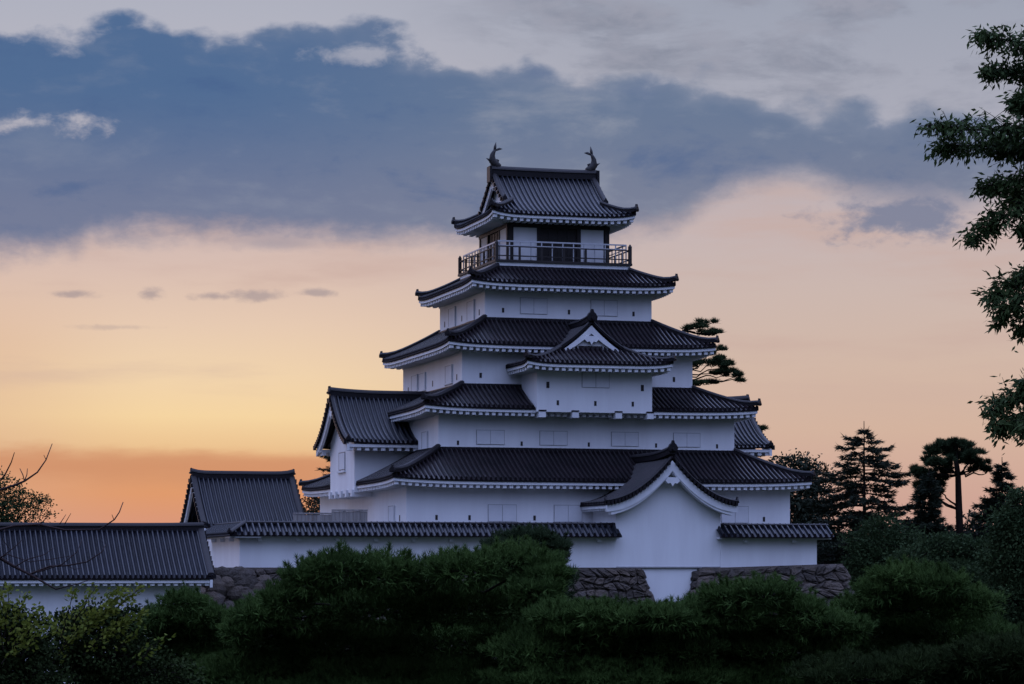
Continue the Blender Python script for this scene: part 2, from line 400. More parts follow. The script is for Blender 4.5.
def skirt_roof(parent, off, a_in, z_top, a_out, z_eave, a_wall, up=0.16, top_cover=True, mtile='tile', pitch=0.25):
    run = a_out - a_in; prof = hip_profile(z_top, z_eave, run)
    def zf(e, r): return prof(r) + up * max(0, (abs(e) / a_out)) ** 6 * (1 - r / run) ** 1.2
    mb = MB(off)
    for sd_ in ('front', 'left', 'right', 'back'):
        fr = frame_side(sd_, a_out)
        tile_slope(mb, fr, -a_out, a_out, lambda e: 0.0, lambda e: min(run, a_out - abs(e) + 0.0), zf, pitch)
    roof = mb.build('tiled_roof', M[mtile], parent)
    mb = MB(off)
    for sd_ in ('front', 'left', 'right', 'back'):
        eave(mb, frame_side(sd_, a_out), -a_out + .04, a_out - .04, a_out - a_wall + .05, zf)
    mb.build('eave', M['plaster_trim'], roof)
    for sx, sy in ((-1, -1), (1, -1), (-1, 1), (1, 1)):
        mb = MB(off); pts = []
        for i in range(9):
            t = i / 8.0; r = run * (1 - t); q = a_out - r + .02
            lift = 0.16 * max(0, t - .65) ** 2 * 8
            pts.append((sx * q, sy * q, zf(q, r) + 0.0 + lift))
        mb.sweep(pts, .28, .26)
        ornament(mb, (sx * (a_out + .03), sy * (a_out + .03), pts[-1][2] + .04), (sx, sy), .60)
        mb.build('hip_ridge', M['ridge'], roof)
    # flashing where the slope meets the wall above
    mb = MB(off)
    for s_ in (-1, 1):
        mb.box(-a_in - .12, a_in + .12, min(s_ * (a_in - .1), s_ * (a_in + .12)), max(s_ * (a_in - .1), s_ * (a_in + .12)), z_top - .05, z_top + .12)
        mb.box(min(s_ * (a_in - .1), s_ * (a_in + .123)), max(s_ * (a_in - .1), s_ * (a_in + .123)), -a_in + .11, a_in - .11, z_top - .05, z_top + .117)
    mb.build('flashing', M['ridge'], roof)
    return roof

def gable_curve(zr, ze, run, k=0.62):
    """concave roof section: r = distance in from the eave, 0 at the eave, run at the ridge"""
    return lambda r: ze + (zr - ze) * ((1 - k) * (r / run) + k * (r / run) ** 2)
def barge(mb, fr, e_out, e_in, r0, r1, pf, top=0.04, h=0.34, n=14, htip=None):
    rs = []
    for i in range(n + 1):
        r = r0 + (r1 - r0) * i / n
        hh = h if htip is None else htip + (h - htip) * i / n
        z = pf(r) - top
        rs.append([fr(e_out, r, z), fr(e_out, r, z - hh), fr(e_in, r, z - hh), fr(e_in, r, z)])
    mb.rings(rs)
def pendant(mb, fr, e_out, e_in, r, z, s):
    """small hanging gable ornament"""
    out = [(-.30, .10), (-.42, -.12), (-.28, -.26), (-.12, -.22), (0, -.42), (.12, -.22), (.28, -.26), (.42, -.12), (.30, .10)]
    mb.prism([fr(e_in, r + x * s, z + y * s) for x, y in out], [fr(e_out, r + x * s, z + y * s) for x, y in out])

# ================================================================== SETTING: ground, terrace
def ground():
    mb = MB(); nx, ny = 60, 60
    xs = np.concatenate([np.linspace(-4000, -120, 8), np.linspace(-100, 100, 41), np.linspace(120, 4000, 8)])
    ys = np.concatenate([np.linspace(-400, -40, 6), np.linspace(-30, 200, 60), np.linspace(230, 6000, 8)])
    ids = []
    for y in ys:
        row = []
        for x in xs:
            d = math.hypot(x * .5, y - 0.0)
            z = 4.85 * (1 - min(1, max(0, (d - 4) / 14.0))) ** 1.4 if d < 18 else 0.0
            z += 0.12 * math.sin(x * .21) * math.cos(y * .17) if abs(x) < 110 and y < 220 else 0
            row.append(mb.pt((x, y, z)))
        ids.append(row)
    for a, b in zip(ids, ids[1:]):
        for k in range(len(xs) - 1): mb.f.append([a[k], a[k + 1], b[k + 1], b[k]])
    tag(mb.build('ground', M['grass'], smooth=True), kind='structure')
ground()
def terrace():
    mb = MB(); pts = [(-19.9, -13.6), (11.0, -13.6), (11.0, 34), (-19.9, 34)]
    bt = [cw(x, y, -6.6) for x, y in pts]; tp = [cw(x, y, -0.03) for x, y in pts]
    mb.prism(bt, tp); tag(mb.build('terrace_ground', M['gravel']), kind='structure')
terrace()

# ------------------------------------------------------------------ stone bases
def stones(mb, P0, P1, top0, top1, zb, batter, nrm, size=(0.85, 0.6), seed=1, skew0=0.0, skew1=0.0):
    """rubble facing between P0 and P1 (plan), tops at top0/top1, leaning out by batter*height along nrm; skew widens the foot at each end"""
    r = random.Random(seed); P0 = Vector((*P0, 0)); P1 = Vector((*P1, 0)); d = P1 - P0; L = d.length; d.normalize(); nv = Vector((*nrm, 0))
    H = max(top0, top1) - zb; nc = max(2, int(H / size[1])); nr = max(2, int(L / size[0]))
    grid = []
    for j in range(nc + 1):
        row = []
        for i in range(nr + 1):
            jx = (r.uniform(-.42, .42) if 0 < i < nr else 0); jz = (r.uniform(-.45, .45) if 0 < j < nc else (r.uniform(-.30, .05) if j == nc else 0))
            row.append(((i + jx + (0.5 * ((j % 2)) if 0 < i < nr else 0)) / nr, min(1, (j + jz) / nc)))
        grid.append(row)
    def S(u, v, out):
        u = min(1, max(0, u)); tz = top0 + (top1 - top0) * u; z = zb + (tz - zb) * v; drop = tz - z
        e0 = -skew0 * drop; e1 = L + skew1 * drop
        return P0 + d * (e0 + (e1 - e0) * u) + nv * (batter * drop + out) + Vector((0, 0, z))
    for j in range(nc):
        for i in range(nr):
            q = [grid[j][i], grid[j][i + 1], grid[j + 1][i + 1], grid[j + 1][i]]
            poly = []
            for k in range(4):
                a, b, c = q[k - 1], q[k], q[(k + 1) % 4]
                f1 = r.uniform(.12, .3); f2 = r.uniform(.12, .3)
                poly.append((b[0] + (a[0] - b[0]) * f1, b[1] + (a[1] - b[1]) * f1)); poly.append((b[0] + (c[0] - b[0]) * f2, b[1] + (c[1] - b[1]) * f2))
            cx = sum(p[0] for p in poly) / 8; cz = sum(p[1] for p in poly) / 8
            out = r.uniform(.10, .24); rs = []
            for sc, o in ((1.0, -.12), (.97, .02), (.86, out * .75), (.55, out)):
                rs.append([S(cx + (p[0] - cx) * sc, cz + (p[1] - cz) * sc, o + (r.uniform(-.06, .06) if o > 0 else 0)) for p in poly])
            mb.rings(rs, caps=False); mb.f.append([len(mb.v) - 8 + k for k in range(8)])
    ncol = 10
    mb.rings([[S(k / ncol, v, -.02) for k in range(ncol + 1)] for v in (0, 1)], close=False, caps=False)
def stone_core(mb, pts_top, pts_bot, zt, zb):
    mb.prism([(x, y, zb) for x, y in pts_bot], [(x, y, zt) for x, y in pts_top])
ZB = -6.5
t = thing('stone_base', 'dark rubble stone base under the long plaster wall, left of the white bay', 'stone wall', cw(-9.7, -13.9, ZB), TH, 'rubble stone bases under the walls')
off = (-9.7, -13.9, ZB)
mb = MB(off)
stones(mb, (-20.1, -13.95), (0.72, -13.95), -0.02, -0.06, ZB, .26, (0, -1), (.46, .36), 3, .26, .26)
mb.build('facing_stones', M['stone'], t)
mb = MB(off); stones(mb, (0.72, -13.95), (0.72, -11.5), -.06, -.06, ZB, .26, (1, 0), (.8, .5), 4, .26, 0); mb.build('corner_face', M['stone'], t)
mb = MB(off); stones(mb, (-20.1, -6.0), (-20.1, -13.95), -.02, -.02, ZB, .26, (-1, 0), (1.0, .8), 5, 0, .26); mb.build('corner_face', M['stone'], t)
mb = MB(off)
r_ = random.Random(9)
for i in range(34):       # bigger, rougher corner boulders showing beside the long roof
    bx = -20.6 + r_.random() * 2.9; bz = .05 - r_.random() * 2.8; by = -14.05 + (bz) * .26 - .25
    s_ = r_.uniform(.32, .66); pts = []
    for a in range(7):
        pass
    rs = []
    for lat in (-80, -45, -10, 25, 55, 82):
        rs.append([(bx + s_ * r_.uniform(.68, 1.15) * math.cos(R(lat)) * math.cos(2 * math.pi * k / 8), by + s_ * .7 * r_.uniform(.8, 1.1) * math.cos(R(lat)) * math.sin(2 * math.pi * k / 8), bz - s_ * .75 + s_ * .85 * math.sin(R(lat)) * r_.uniform(.92, 1.05)) for k in range(8)])
    mb.rings(rs)
mb.build('corner_boulder', M['stone'], t)
t = thing('stone_base', 'brown rubble stone base with a leaning outer corner, right of the white bay', 'stone wall', cw(7.5, -13.9, ZB), TH, 'rubble stone bases under the walls')
off = (7.5, -13.9, ZB)
mb = MB(off); stones(mb, (3.68, -13.95), (11.25, -13.95), -.06, .16, ZB, .30, (0, -1), (.60, .44), 6, .26, .30); mb.build('facing_stones', M['stone'], t)
mb = MB(off); stones(mb, (11.25, -13.95), (11.25, 4), .16, .1, ZB, .30, (1, 0), (1.0, .7), 7, .30, 0); mb.build('corner_face', M['stone'], t)
mb = MB(off); stones(mb, (3.68, -11.5), (3.68, -13.95), -.06, -.06, ZB, .26, (-1, 0), (.8, .5), 8, 0, .26); mb.build('corner_face', M['stone'], t)
mb = MB(off); mb.box(3.9, 11.1, -13.9, -13.0, -.4, -.02); mb.build('cap_stones', M['stone'], t)

# ================================================================== THE KEEP
keep = thing('castle_keep', 'white five-storey castle keep with dark tiled roofs and a railed top floor', 'castle', cw(0, 0, 0), TH)
O0 = (0, 0, 0)
A = [10.04, 7.86, 6.19, 4.53, 2.77]
ZW = [(-0.05, 4.15), (5.5, 7.75), (8.9, 11.05), (12.4, 14.35)]
for a, (z0, z1) in zip(A[:4], ZW):
    mb = MB(O0); mb.box(-a, a, -a, a, z0, z1); mb.build('storey_wall', M['plaster'], keep)
skirt_roof(keep, O0, 7.86, 5.86, 10.92, 4.27, 10.04)
skirt_roof(keep, O0, 6.19, 9.16, 8.82, 7.95, 7.86)
skirt_roof(keep, O0, 4.53, 12.70, 7.16, 11.27, 6.19)
skirt_roof(keep, O0, 3.60, 15.48, 5.52, 14.58, 4.53)

def wall_frame(side, a):
    """(e, out, z): e along the wall as seen from outside, out = distance proud of it"""
    if side == 'front': return lambda e, o, z: (e, -a - o, z)
    if side == 'left': return lambda e, o, z: (-a - o, -e, z)
    if side == 'right': return lambda e, o, z: (a + o, e, z)
def fbox(mb, fr, e0, e1, o0, o1, z0, z1):
    a = [fr(e0, o1, z0), fr(e1, o1, z0), fr(e1, o0, z0), fr(e0, o0, z0)]
    mb.prism(a, [(p[0], p[1], z1) for p in a])
def window(fr, ec, z0, z1, w=1.42, deep=False, one=False, parent=None, off=O0):
    p = parent or keep
    mb = MB(off); h = .028
    fbox(mb, fr, ec - w / 2 - h, ec + w / 2 + h, -.02, .02, z0 - h * .4, z1 + h)
    f = mb.build('window', M['wood_grey' if one else 'seam'], p)
    if deep:
        mb = MB(off)
        fbox(mb, fr, ec - w / 2 - .10, ec + w / 2 + .05, -.02, .07, z0 - .10, z0 - .012); mb.build('sill', M['plaster_trim'], f)
        mb = MB(off); fbox(mb, fr, ec + w / 2 - .03, ec + w / 2 + .06, -.02, .09, z0 - .012, z1 + .04); mb.build('jamb', M['plaster_trim'], f)
    if one: spans = [(ec - w / 2 + .16, ec + w / 2 - .02)]  # uncovered grey strip beside the shutter, its dark tone standing in for recess shade
    else: spans = [(ec - w / 2, ec - .012), (ec + .012, ec + w / 2)]
    for a, b in spans:
        mb = MB(off); fbox(mb, fr, a, b, -.01, .045, z0, z1); mb.build('shutter', M['shutter'], f)
def loophole(fr, e, z, s=1.0, off=O0, parent=None):
    mb = MB(off); fbox(mb, fr, e - .075 * s, e + .075 * s, -.02, .012, z - .15 * s, z + .15 * s)
    mb.build('loophole', M['wood'], parent or keep)
f1, f2, f3, f4 = [wall_frame('front', a) for a in A[:4]]
l1, l2, l3, l4 = [wall_frame('left', a) for a in A[:4]]
for e in (-5.18, -1.79, 7.05): window(f1, e, 2.24, 3.05)
for e in (-8.52, -6.85, -3.52, 8.62): loophole(f1, e, 2.42, .8)
for e in (-5.17, -1.87, 1.92, 5.26): window(f2, e, 6.14, 6.83)
for e in (-6.85, -3.54, 0.0, 3.6, 6.91): loophole(f2, e, 6.19, .72)
for e in (-5.21, 5.17): loophole(f3, e, 9.70, .85)
for e in (-1.91, 1.91): window(f4, e, 13.06, 13.86)
for e in (-3.55, 0.0, 3.53): loophole(f4, e, 13.20, .8)
window(l1, 7.03, 2.2, 3.02, 1.35, True, True); loophole(l1, 8.7, 2.4)
window(l2, 5.2, 5.95, 6.83, 1.25, True, True)
for e in (-3.55, -1.88, 3.64): window(l3, e, 9.5, 10.34, 1.45, True, True)
for e in (-5.0, 0.3, 5.2): loophole(l3, e, 9.66)
for e in (-1.92, 1.86): window(l4, e, 12.95, 13.88, 1.5, True, True)
for e in (-3.5, 0.05, 3.5): loophole(l4, e, 13.16)

# ------------------------------------------------------------------ top floor, balcony
z0, z1, a = 15.86, 18.25, A[4]
mb = MB(O0); mb.box(-a + .06, a - .06, -a + .06, a - .06, z0 - .2, z1); top = mb.build('lookout_storey', M['wood'], keep)
for sd_ in ('front', 'left', 'right'):
    fr = wall_frame(sd_, a - .06)
    for e0, e1 in ((-a + .30, -1.18), (1.18, a - .30)):
        mb = MB(O0); fbox(mb, fr, e0, e1, -.03, .05, z0, 17.74); mb.build('wall_panel', M['plaster'], top)
    for e in (-a + .15, -1.10, 1.10, a - .15):
        mb = MB(O0); fbox(mb, fr, e - .10, e + .10, -.03, .10, z0, 17.85); mb.build('post', M['wood'], top)
    mb = MB(O0); fbox(mb, fr, -a + .02, a - .02, -.03, .12, 17.74, 17.93); mb.build('lintel', M['wood'], top)
    mb = MB(O0)
    for e in (-.52, 0.0, .52): fbox(mb, fr, e - .03, e + .03, -.03, .03, z0, 17.7)
    for z in (16.7, 17.2): fbox(mb, fr, -1.0, 1.0, -.03, .02, z, z + .05)
    mb.build('door_lattice', M['bronze'], top)
mb = MB(O0); b = 3.66
mb.box(-b, b, -b, b, 15.56, 15.80); bal = mb.build('balcony', M['plaster_trim'], keep)
mb = MB(O0); mb.box(-b - .08, b + .08, -b - .08, b + .08, 15.803, 15.92); mb.build('floor_boards', M['wood'], bal)
q = b - .02
for sd_ in ('front', 'left', 'right', 'back'):
    fr = frame_side(sd_, q) if sd_ == 'back' else wall_frame(sd_, q)
    if sd_ == 'back': fr = (lambda e, o, z, q=q: (e, q + o, z))
    mb = MB(O0)
    for z in (16.10, 16.58): fbox(mb, fr, -q - .08, q + .08, -.03, .03, z, z + .055)
    mb.build('wood_rail', M['wood'], bal)
    mb = MB(O0); qi = q - .16
    for z in (16.87,): fbox(mb, fr, -qi, qi, -.20, -.13, z, z + .07)
    n = 12
    for i in range(n + 1):
        e = -qi + 2 * qi * i / n; fbox(mb, fr, e - .026, e + .026, -.19, -.14, 15.92, 16.88)
    fbox(mb, fr, -qi, qi, -.18, -.15, 16.66, 16.70)
    mb.build('metal_rail', M['metal'], bal)
    for e in (-2.4, -1.2, 0, 1.2, 2.4):
        mb = MB(O0); fbox(mb, fr, e - .05, e + .05, -.05, .05, 15.92, 16.62); mb.build('rail_post', M['wood'], bal)
for sx in (-1, 1):
    for sy in (-1, 1):
        mb = MB(O0); mb.box(sx * q - .08, sx * q + .08, sy * q - .08, sy * q + .08, 15.92, 16.78)
        mb.prism([(sx * q + dx_ * .09, sy * q + dy_ * .09, 16.783) for dx_, dy_ in ((-1, -1), (1, -1), (1, 1), (-1, 1))], [(sx * q + dx_ * .02, sy * q + dy_ * .02, 16.93) for dx_, dy_ in ((-1, -1), (1, -1), (1, 1), (-1, 1))])
        mb.build('corner_post', M['wood'], bal)

# ------------------------------------------------------------------ top roof (hip-and-gable)
def top_roof():
    LX, LY, ze, zr, gx, vx = 3.93, 3.80, 18.36, 20.86, 2.45, 2.86
    def pf(r):
        t_ = r / LY; return ze + (zr - ze) * (.62 * t_ + .38 * t_ * t_)
    def mk(L):
        return lambda e, r: pf(r) + .22 * (abs(e) / L) ** 6 * max(0, 1 - r / 1.6)
    zF, zS = mk(LX), mk(LY)
    mb = MB(O0); pitch = .26
    for s_ in ('front', 'back'):
        fr = frame_side(s_, LY)
        tile_slope(mb, fr, -vx, vx, lambda e: 0.0 if abs(e) < gx + .02 else LX - abs(e) - .05, lambda e: LY, zF, pitch, 12)
        tile_slope(mb, fr, gx, LX, lambda e: 0.0, lambda e: LX - e, zF, pitch, 6)
        tile_slope(mb, fr, -LX, -gx, lambda e: 0.0, lambda e: LX + e, zF, pitch, 6)
    run = LX - gx
    for s_ in ('left', 'right'):
        tile_slope(mb, frame_side(s_, LX), -LY, LY, lambda e: 0.0, lambda e: min(run, LY - abs(e)), zS, pitch, 6)
    roof = mb.build('tiled_roof', M['tile_grey'], keep)
    mb = MB(O0)
    for s_ in ('front', 'back'): eave(mb, frame_side(s_, LY), -LX + .04, LX - .04, LY - 2.70, zF, .34)
    for s_ in ('left', 'right'): eave(mb, frame_side(s_, LX), -LY + .04, LY - .04, LX - 2.70, zS, .34)
    mb.build('eave', M['plaster_trim'], roof)
    for sx in (-1, 1):
        for sy in (-1, 1):
            mb = MB(O0); pts = []
            for i in range(7):
                r = run * (1 - i / 6); pts.append((sx * (LX - r), sy * (LY - r), zF(LX - r, r) + .05 * (i == 6) + .03 * (i >= 5)))
            mb.sweep(pts, .24, .26); ornament(mb, (sx * (LX + .02), sy * (LY + .02), pts[-1][2] + .06), (sx, sy), .62)
            mb.build('hip_ridge', M['ridge'], roof)
            mb = MB(O0); pts = []
            for i in range(11):
                r = 1.62 + (LY - .1 - 1.62) * i / 10; pts.append((sx * (vx - .08), sy * (LY - r), pf(r) + .03))
            mb.sweep(pts, .24, .22); ornament(mb, (sx * (vx - .08), sy * (LY - 1.6), pf(1.6) + .08), (0, sy), .5)
            for i in range(9):
                r = 1.2 + (LY - 1.3) * i / 8; y = sy * (LY - r)
                mb.box(min(sx * (vx + .02), sx * (vx + .12)), max(sx * (vx + .02), sx * (vx + .12)), y - .07, y + .07, pf(r) - .12, pf(r) + .06)
            mb.build('verge_ridge', M['ridge'], roof)
        # gable: white field, barge boards, pendant
        mb = MB(O0); fr = (lambda e, r, z, sx=sx: (sx * e, r, z))
        prof = [(-2.35, 18.95)] + [(y, pf(LY - abs(y)) - .06) for y in np.linspace(-2.3, 2.3, 15)] + [(2.35, 18.95)]
        mb.prism([fr(gx - .1, y, z) for y, z in prof], [fr(gx, y, z) for y, z in prof]); gb = mb.build('gable', M['plaster'], roof)
        mb = MB(O0)
        for sy in (-1, 1): barge(mb, (lambda e, r, z, sx=sx, sy=sy: (sx * e, sy * (LY - r), z)), vx - .05, vx - .17, 1.25, LY, pf, .06, .36)
        mb.build('barge_board', M['plaster_trim'], gb)
        mb = MB(O0); pendant(mb, fr, vx - .02, vx - .16, 0.0, zr - .55, .75); mb.build('pendant', M['plaster_trim'], gb)
    # main ridge and the two fish finials
    mb = MB(O0)
    xs = np.linspace(-2.98, 2.98, 13)
    mb.sweep([(x, 0, 20.78 + .03 * abs(x / 2.98) ** 3) for x in xs], .42, .52)
    for sx in (-1, 1):
        mb.box(min(sx * 2.93, sx * 3.06), max(sx * 2.93, sx * 3.06), -.30, .30, 20.45, 21.28)
    mb.build('main_ridge', M['ridge'], roof)
    for sx in (-1, 1):
        mb = MB(O0); bx, bz = sx * 2.72, 21.24
        # head at the ridge facing inward, body rising outside and the tail curling up
        ctr = [(-.30, .02, .16), (-.14, .10, .21), (.04, .26, .22), (.12, .46, .18), (.11, .66, .14), (.04, .82, .10), (-.05, .96, .06)]
        rs = []
        for i, (x, z, r) in enumerate(ctr):
            p, n_ = ctr[max(0, i - 1)], ctr[min(len(ctr) - 1, i + 1)]
            d = Vector((n_[0] - p[0], 0, n_[1] - p[1])).normalized(); nn = Vector((-d.z, 0, d.x))
            rs.append([(bx + sx * (x + nn.x * r * math.cos(2 * math.pi * k / 10)), r * .8 * math.sin(2 * math.pi * k / 10), bz + z + nn.z * r * math.cos(2 * math.pi * k / 10)) for k in range(10)])
        mb.rings(rs)
        def fin(pts, th=.035):
            mb.prism([(bx + sx * x, -th, bz + z) for x, z in pts], [(bx + sx * x, th, bz + z) for x, z in pts])
        fin([(-.04, .80), (.06, .90), (.03, 1.12), (-.08, 1.36), (-.10, 1.08)])
        fin([(-.02, .86), (-.06, .98), (-.26, 1.06), (-.44, 1.00), (-.26, .93)])
        fin([(.26, .22), (.30, .32), (.46, .48), (.34, .46), (.24, .44)])
        fin([(-.20, .24), (-.10, .30), (-.12, .46), (-.26, .40)])
        mb.build('fish_finial', M['bronze'], roof, True)
top_roof()

# ------------------------------------------------------------------ side wings (gabled, left and right)
def wing(sx):
    fx = 11.0; vx = 11.62; hy, ly = 2.9, 3.78; ze, zr = 6.36, 8.92
    pf = gable_curve(zr, ze, ly, .55)
    mb = MB(O0); mb.box(min(sx * 7.0, sx * fx), max(sx * 7.0, sx * fx), -hy, hy, 3.82, 6.6)
    prof = [(-hy, 6.55)] + [(y, pf(ly - abs(y)) - .12) for y in np.linspace(-hy, hy, 17)] + [(hy, 6.55)]
    mb.prism([(sx * 6.6, y, z) for y, z in prof], [(sx * (fx + .002), y, z) for y, z in prof])
    body = mb.build('wing', M['plaster'], keep)
    mb = MB(O0)
    for s_ in ('front', 'back'):
        fr = frame_side(s_, ly)
        up = lambda e, r: pf(r) + .10 * (abs(e) / vx) ** 10 + .0
        e0, e1 = (5.9, vx) if (sx > 0) == (s_ == 'front') else (-vx, -5.9)
        tile_slope(mb, fr, e0, e1, lambda e: 0.0, lambda e: ly, up, .24, 14)
    roof = mb.build('wing_roof', M['tile_grey'], body)
    for s_ in ('front', 'back'):
        mb = MB(O0)
        e0, e1 = (6.5, vx - .06) if (sx > 0) == (s_ == 'front') else (-vx + .06, -6.5)
        eave(mb, frame_side(s_, ly), e0, e1, ly - hy + .05, lambda e, r: pf(0), .40, mit0=False, mit1=False)
        mb.build('wing_eave', M['plaster_trim'], body)
    mb = MB(O0)
    mb.sweep([(sx * x, 0, zr - .12 + .13 * max(0, (x - 8.5) / 3.1) ** 2.5) for x in np.linspace(5.8, vx + .05, 14)], .36, .46)
    ornament(mb, (sx * (vx + .07), 0, zr + .16), (sx, 0), .70)
    mb.build('wing_ridge', M['ridge'], body)
    for sy in (-1, 1):
        mb = MB(O0)
        mb.sweep([(sx * (vx - .10), sy * (ly - r), pf(r) + .06) for r in np.linspace(.05, ly - .1, 13)], .24, .16)
        for r in np.linspace(.10, ly - .2, 15):
            y = sy * (ly - r); mb.box(min(sx * (vx + .0), sx * (vx + .14)), max(sx * vx, sx * (vx + .14)), y - .08, y + .08, pf(r) - .14, pf(r) + .10)
        ornament(mb, (sx * (vx - .10), sy * (ly + .02), pf(0) + .12), (0, sy), .5)
        mb.build('wing_verge', M['ridge'], body)
        mb = MB(O0); barge(mb, (lambda e, r, z, sy=sy: (sx * e, sy * (ly - r), z)), vx - .03, vx - .17, 0.0, ly, pf, .10, .46, 16, .34)
        mb.build('wing_barge_board', M['plaster_trim'], body)
    mb = MB(O0); pendant(mb, lambda e, r, z: (sx * e, r, z), vx, vx - .15, 0, zr - .85, .8); mb.build('wing_pendant', M['plaster_trim'], body)
    for y in (-2.62, -1.3, 0.0, 1.3, 2.62):
        mb = MB(O0); mb.box(min(sx * 9.9, sx * (fx + .12)), max(sx * 9.9, sx * (fx + .12)), y - .16, y + .16, 3.62, 3.98)
        mb.build('corbel', M['plaster_trim'], body)
    if sx < 0:
        fr = lambda e, o, z: (-fx - o, -e, z)
        mb = MB(O0); fbox(mb, fr, -.78, .78, -.02, .02, 5.05, 6.0); f = mb.build('wing_window', M['wood_grey'], body)
        mb = MB(O0); fbox(mb, fr, -.50, .76, -.01, .06, 5.1, 5.94); mb.build('shutter', M['shutter'], body)  # grey strip left beside it is toned like the shade of a recess
        mb = MB(O0); fbox(mb, fr, -.9, .9, -.02, .10, 4.93, 5.04); mb.build('sill', M['plaster_trim'], body)
wing(-1); wing(1)

# ------------------------------------------------------------------ projecting bay on the third storey, with its own hip-and-gable roof
def upper_bay():
    X0, X1, Yf = -3.08, 2.98, -9.02; xc = -.05
    mb = MB(O0); mb.box(X0, X1, Yf, -6.1, 7.74, 10.1); bay = mb.build('projecting_bay', M['plaster'], keep)
    fr = lambda e, o, z: (e, Yf - o, z)
    mb = MB(O0); fbox(mb, fr, -.75, .71, -.02, .02, 8.98, 9.80); mb.build('bay_window', M['seam'], bay)
    for a_, b_ in ((-.72, -.03), (.0, .68)):
        mb = MB(O0); fbox(mb, fr, a_, b_, -.01, .045, 9.0, 9.77); mb.build('shutter', M['shutter'], bay)
    for e, z, s_ in ((-2.52, 9.08, 1.05), (2.46, 9.02, 1.05), (-2.0, 8.20, .8), (-.03, 8.20, .8), (1.95, 8.20, .8)): loophole(fr, e, z, s_, O0, bay)
    for e in (-2.82, -1.10, 1.18, 2.86):
        mb = MB(O0); mb.box(e - .17, e + .17, Yf - .10, -7.7, 7.46, 7.76); cb = mb.build('corbel', M['plaster_trim'], bay)
        mb = MB(O0); mb.box(e - .19, e + .19, Yf - .13, Yf - .002, 7.763, 7.83); mb.build('corbel_cap', M['ridge'], cb)
    # roof
    LX, YE, ze, zr = 3.84, -9.98, 10.16, 12.26; run = LX; gxh = 1.72; Yv = -8.50; Yg = -8.25
    pf = gable_curve(zr, ze, run, .86)
    corner = lambda e, L: .16 * (abs(e) / L) ** 6
    mb = MB(O0)
    for sx in (-1, 1):
        fr = lambda e, r, z, sx=sx: (xc + sx * (LX - r), e, z)
        zf = lambda e, r: pf(r) + (.16 * max(0, (-e - 8.6) / 1.4) ** 3) * max(0, 1 - r / 1.5)
        tile_slope(mb, fr, Yv, -5.0, lambda e: 0.0, lambda e: run, zf, .25, 12, anchor=.1)
        tile_slope(mb, fr, YE, Yv, lambda e: 0.0, lambda e: max(0.0, (e - YE) / (Yv - YE) * (LX - gxh)), zf, .25, 8, anchor=.1)
    # front apron
    rr = Yv - YE; zap = pf(LX - gxh)
    fr = lambda e, r, z: (xc + e, YE + r, z)
    zf = lambda e, r: ze + (zap - ze) * (r / rr) + corner(e, LX) * (1 - r / rr)
    def rm(e): return rr * min(1, (LX - abs(e)) / (LX - gxh)) + (.30 if abs(e) < gxh - .1 else 0)
    tile_slope(mb, fr, -LX, LX, lambda e: 0.0, rm, zf, .25, 8)
    roof = mb.build('bay_roof', M['tile'], bay)
    mb = MB(O0)
    eave(mb, fr, -LX + .04, LX - .04, 1.0, zf, .34)
    for sx in (-1, 1):
        fs = lambda e, r, z, sx=sx: (xc + sx * (LX - r), e, z)
        eave(mb, fs, YE + .04, -6.2, .98, lambda e, r: pf(0) + .16 * max(0, (-e - 8.6) / 1.4) ** 3, .40, mit1=False)
    mb.build('bay_eave', M['plaster_trim'], bay)
    for sx in (-1, 1):
        mb = MB(O0); pts = []
        for i in range(10):
            tt = i / 9; r = (LX - gxh) * (1 - tt); y = YE + rr * (1 - tt)
            pts.append((xc + sx * (LX - r), y, pf(r) + .16 * tt ** 5 + .02))
        mb.sweep(pts, .26, .26); ornament(mb, (xc + sx * (LX + .02), YE - .02, pts[-1][2] + .06), (sx, -.6), .62)
        mb.build('hip_ridge', M['ridge'], bay)
        mb = MB(O0)
        mb.sweep([(xc + sx * (LX - r), Yv + .10, pf(r) + .05) for r in np.linspace(LX - gxh - .1, run - .08, 10)], .24, .20)
        mb.build('verge_ridge', M['ridge'], bay)
        mb = MB(O0); barge(mb, (lambda e, r, z, sx=sx: (xc + sx * (LX - r), e, z)), Yv + .03, Yv + .15, LX - gxh + .15, run, pf, .10, .40, 12, .18)
        mb.build('barge_board', M['plaster_trim'], bay)
    mb = MB(O0)
    prof = [(-1.6, zap - .25)] + [(x, pf(LX - abs(x)) - .10) for x in np.linspace(-1.6, 1.6, 15)] + [(1.6, zap - .25)]
    mb.prism([(xc + x, Yg + .12, z) for x, z in prof], [(xc + x, Yg - .04, z) for x, z in prof]); mb.build('bay_gable', M['plaster'], bay)
    mb = MB(O0); pendant(mb, lambda e, r, z: (xc + r, e, z), Yv - .0, Yv + .14, 0, zr - .72, .85); mb.build('pendant', M['plaster_trim'], bay)
    mb = MB(O0)
    mb.box(xc - .62, xc + .62, Yg - .10, Yg - .042, zap + .06, zap + .26); mb.build('gable_vent', M['wood'], bay)
    mb = MB(O0)
    mb.sweep([(xc, y, zr - .02 + .16 * max(0, (-y - 6.4) / 2.1) ** 2) for y in np.linspace(-4.6, Yv - .05, 10)], .34, .36)
    ornament(mb, (xc, Yv - .07, zr + .22), (0, -1), .95); mb.build('bay_ridge', M['ridge'], bay)
upper_bay()

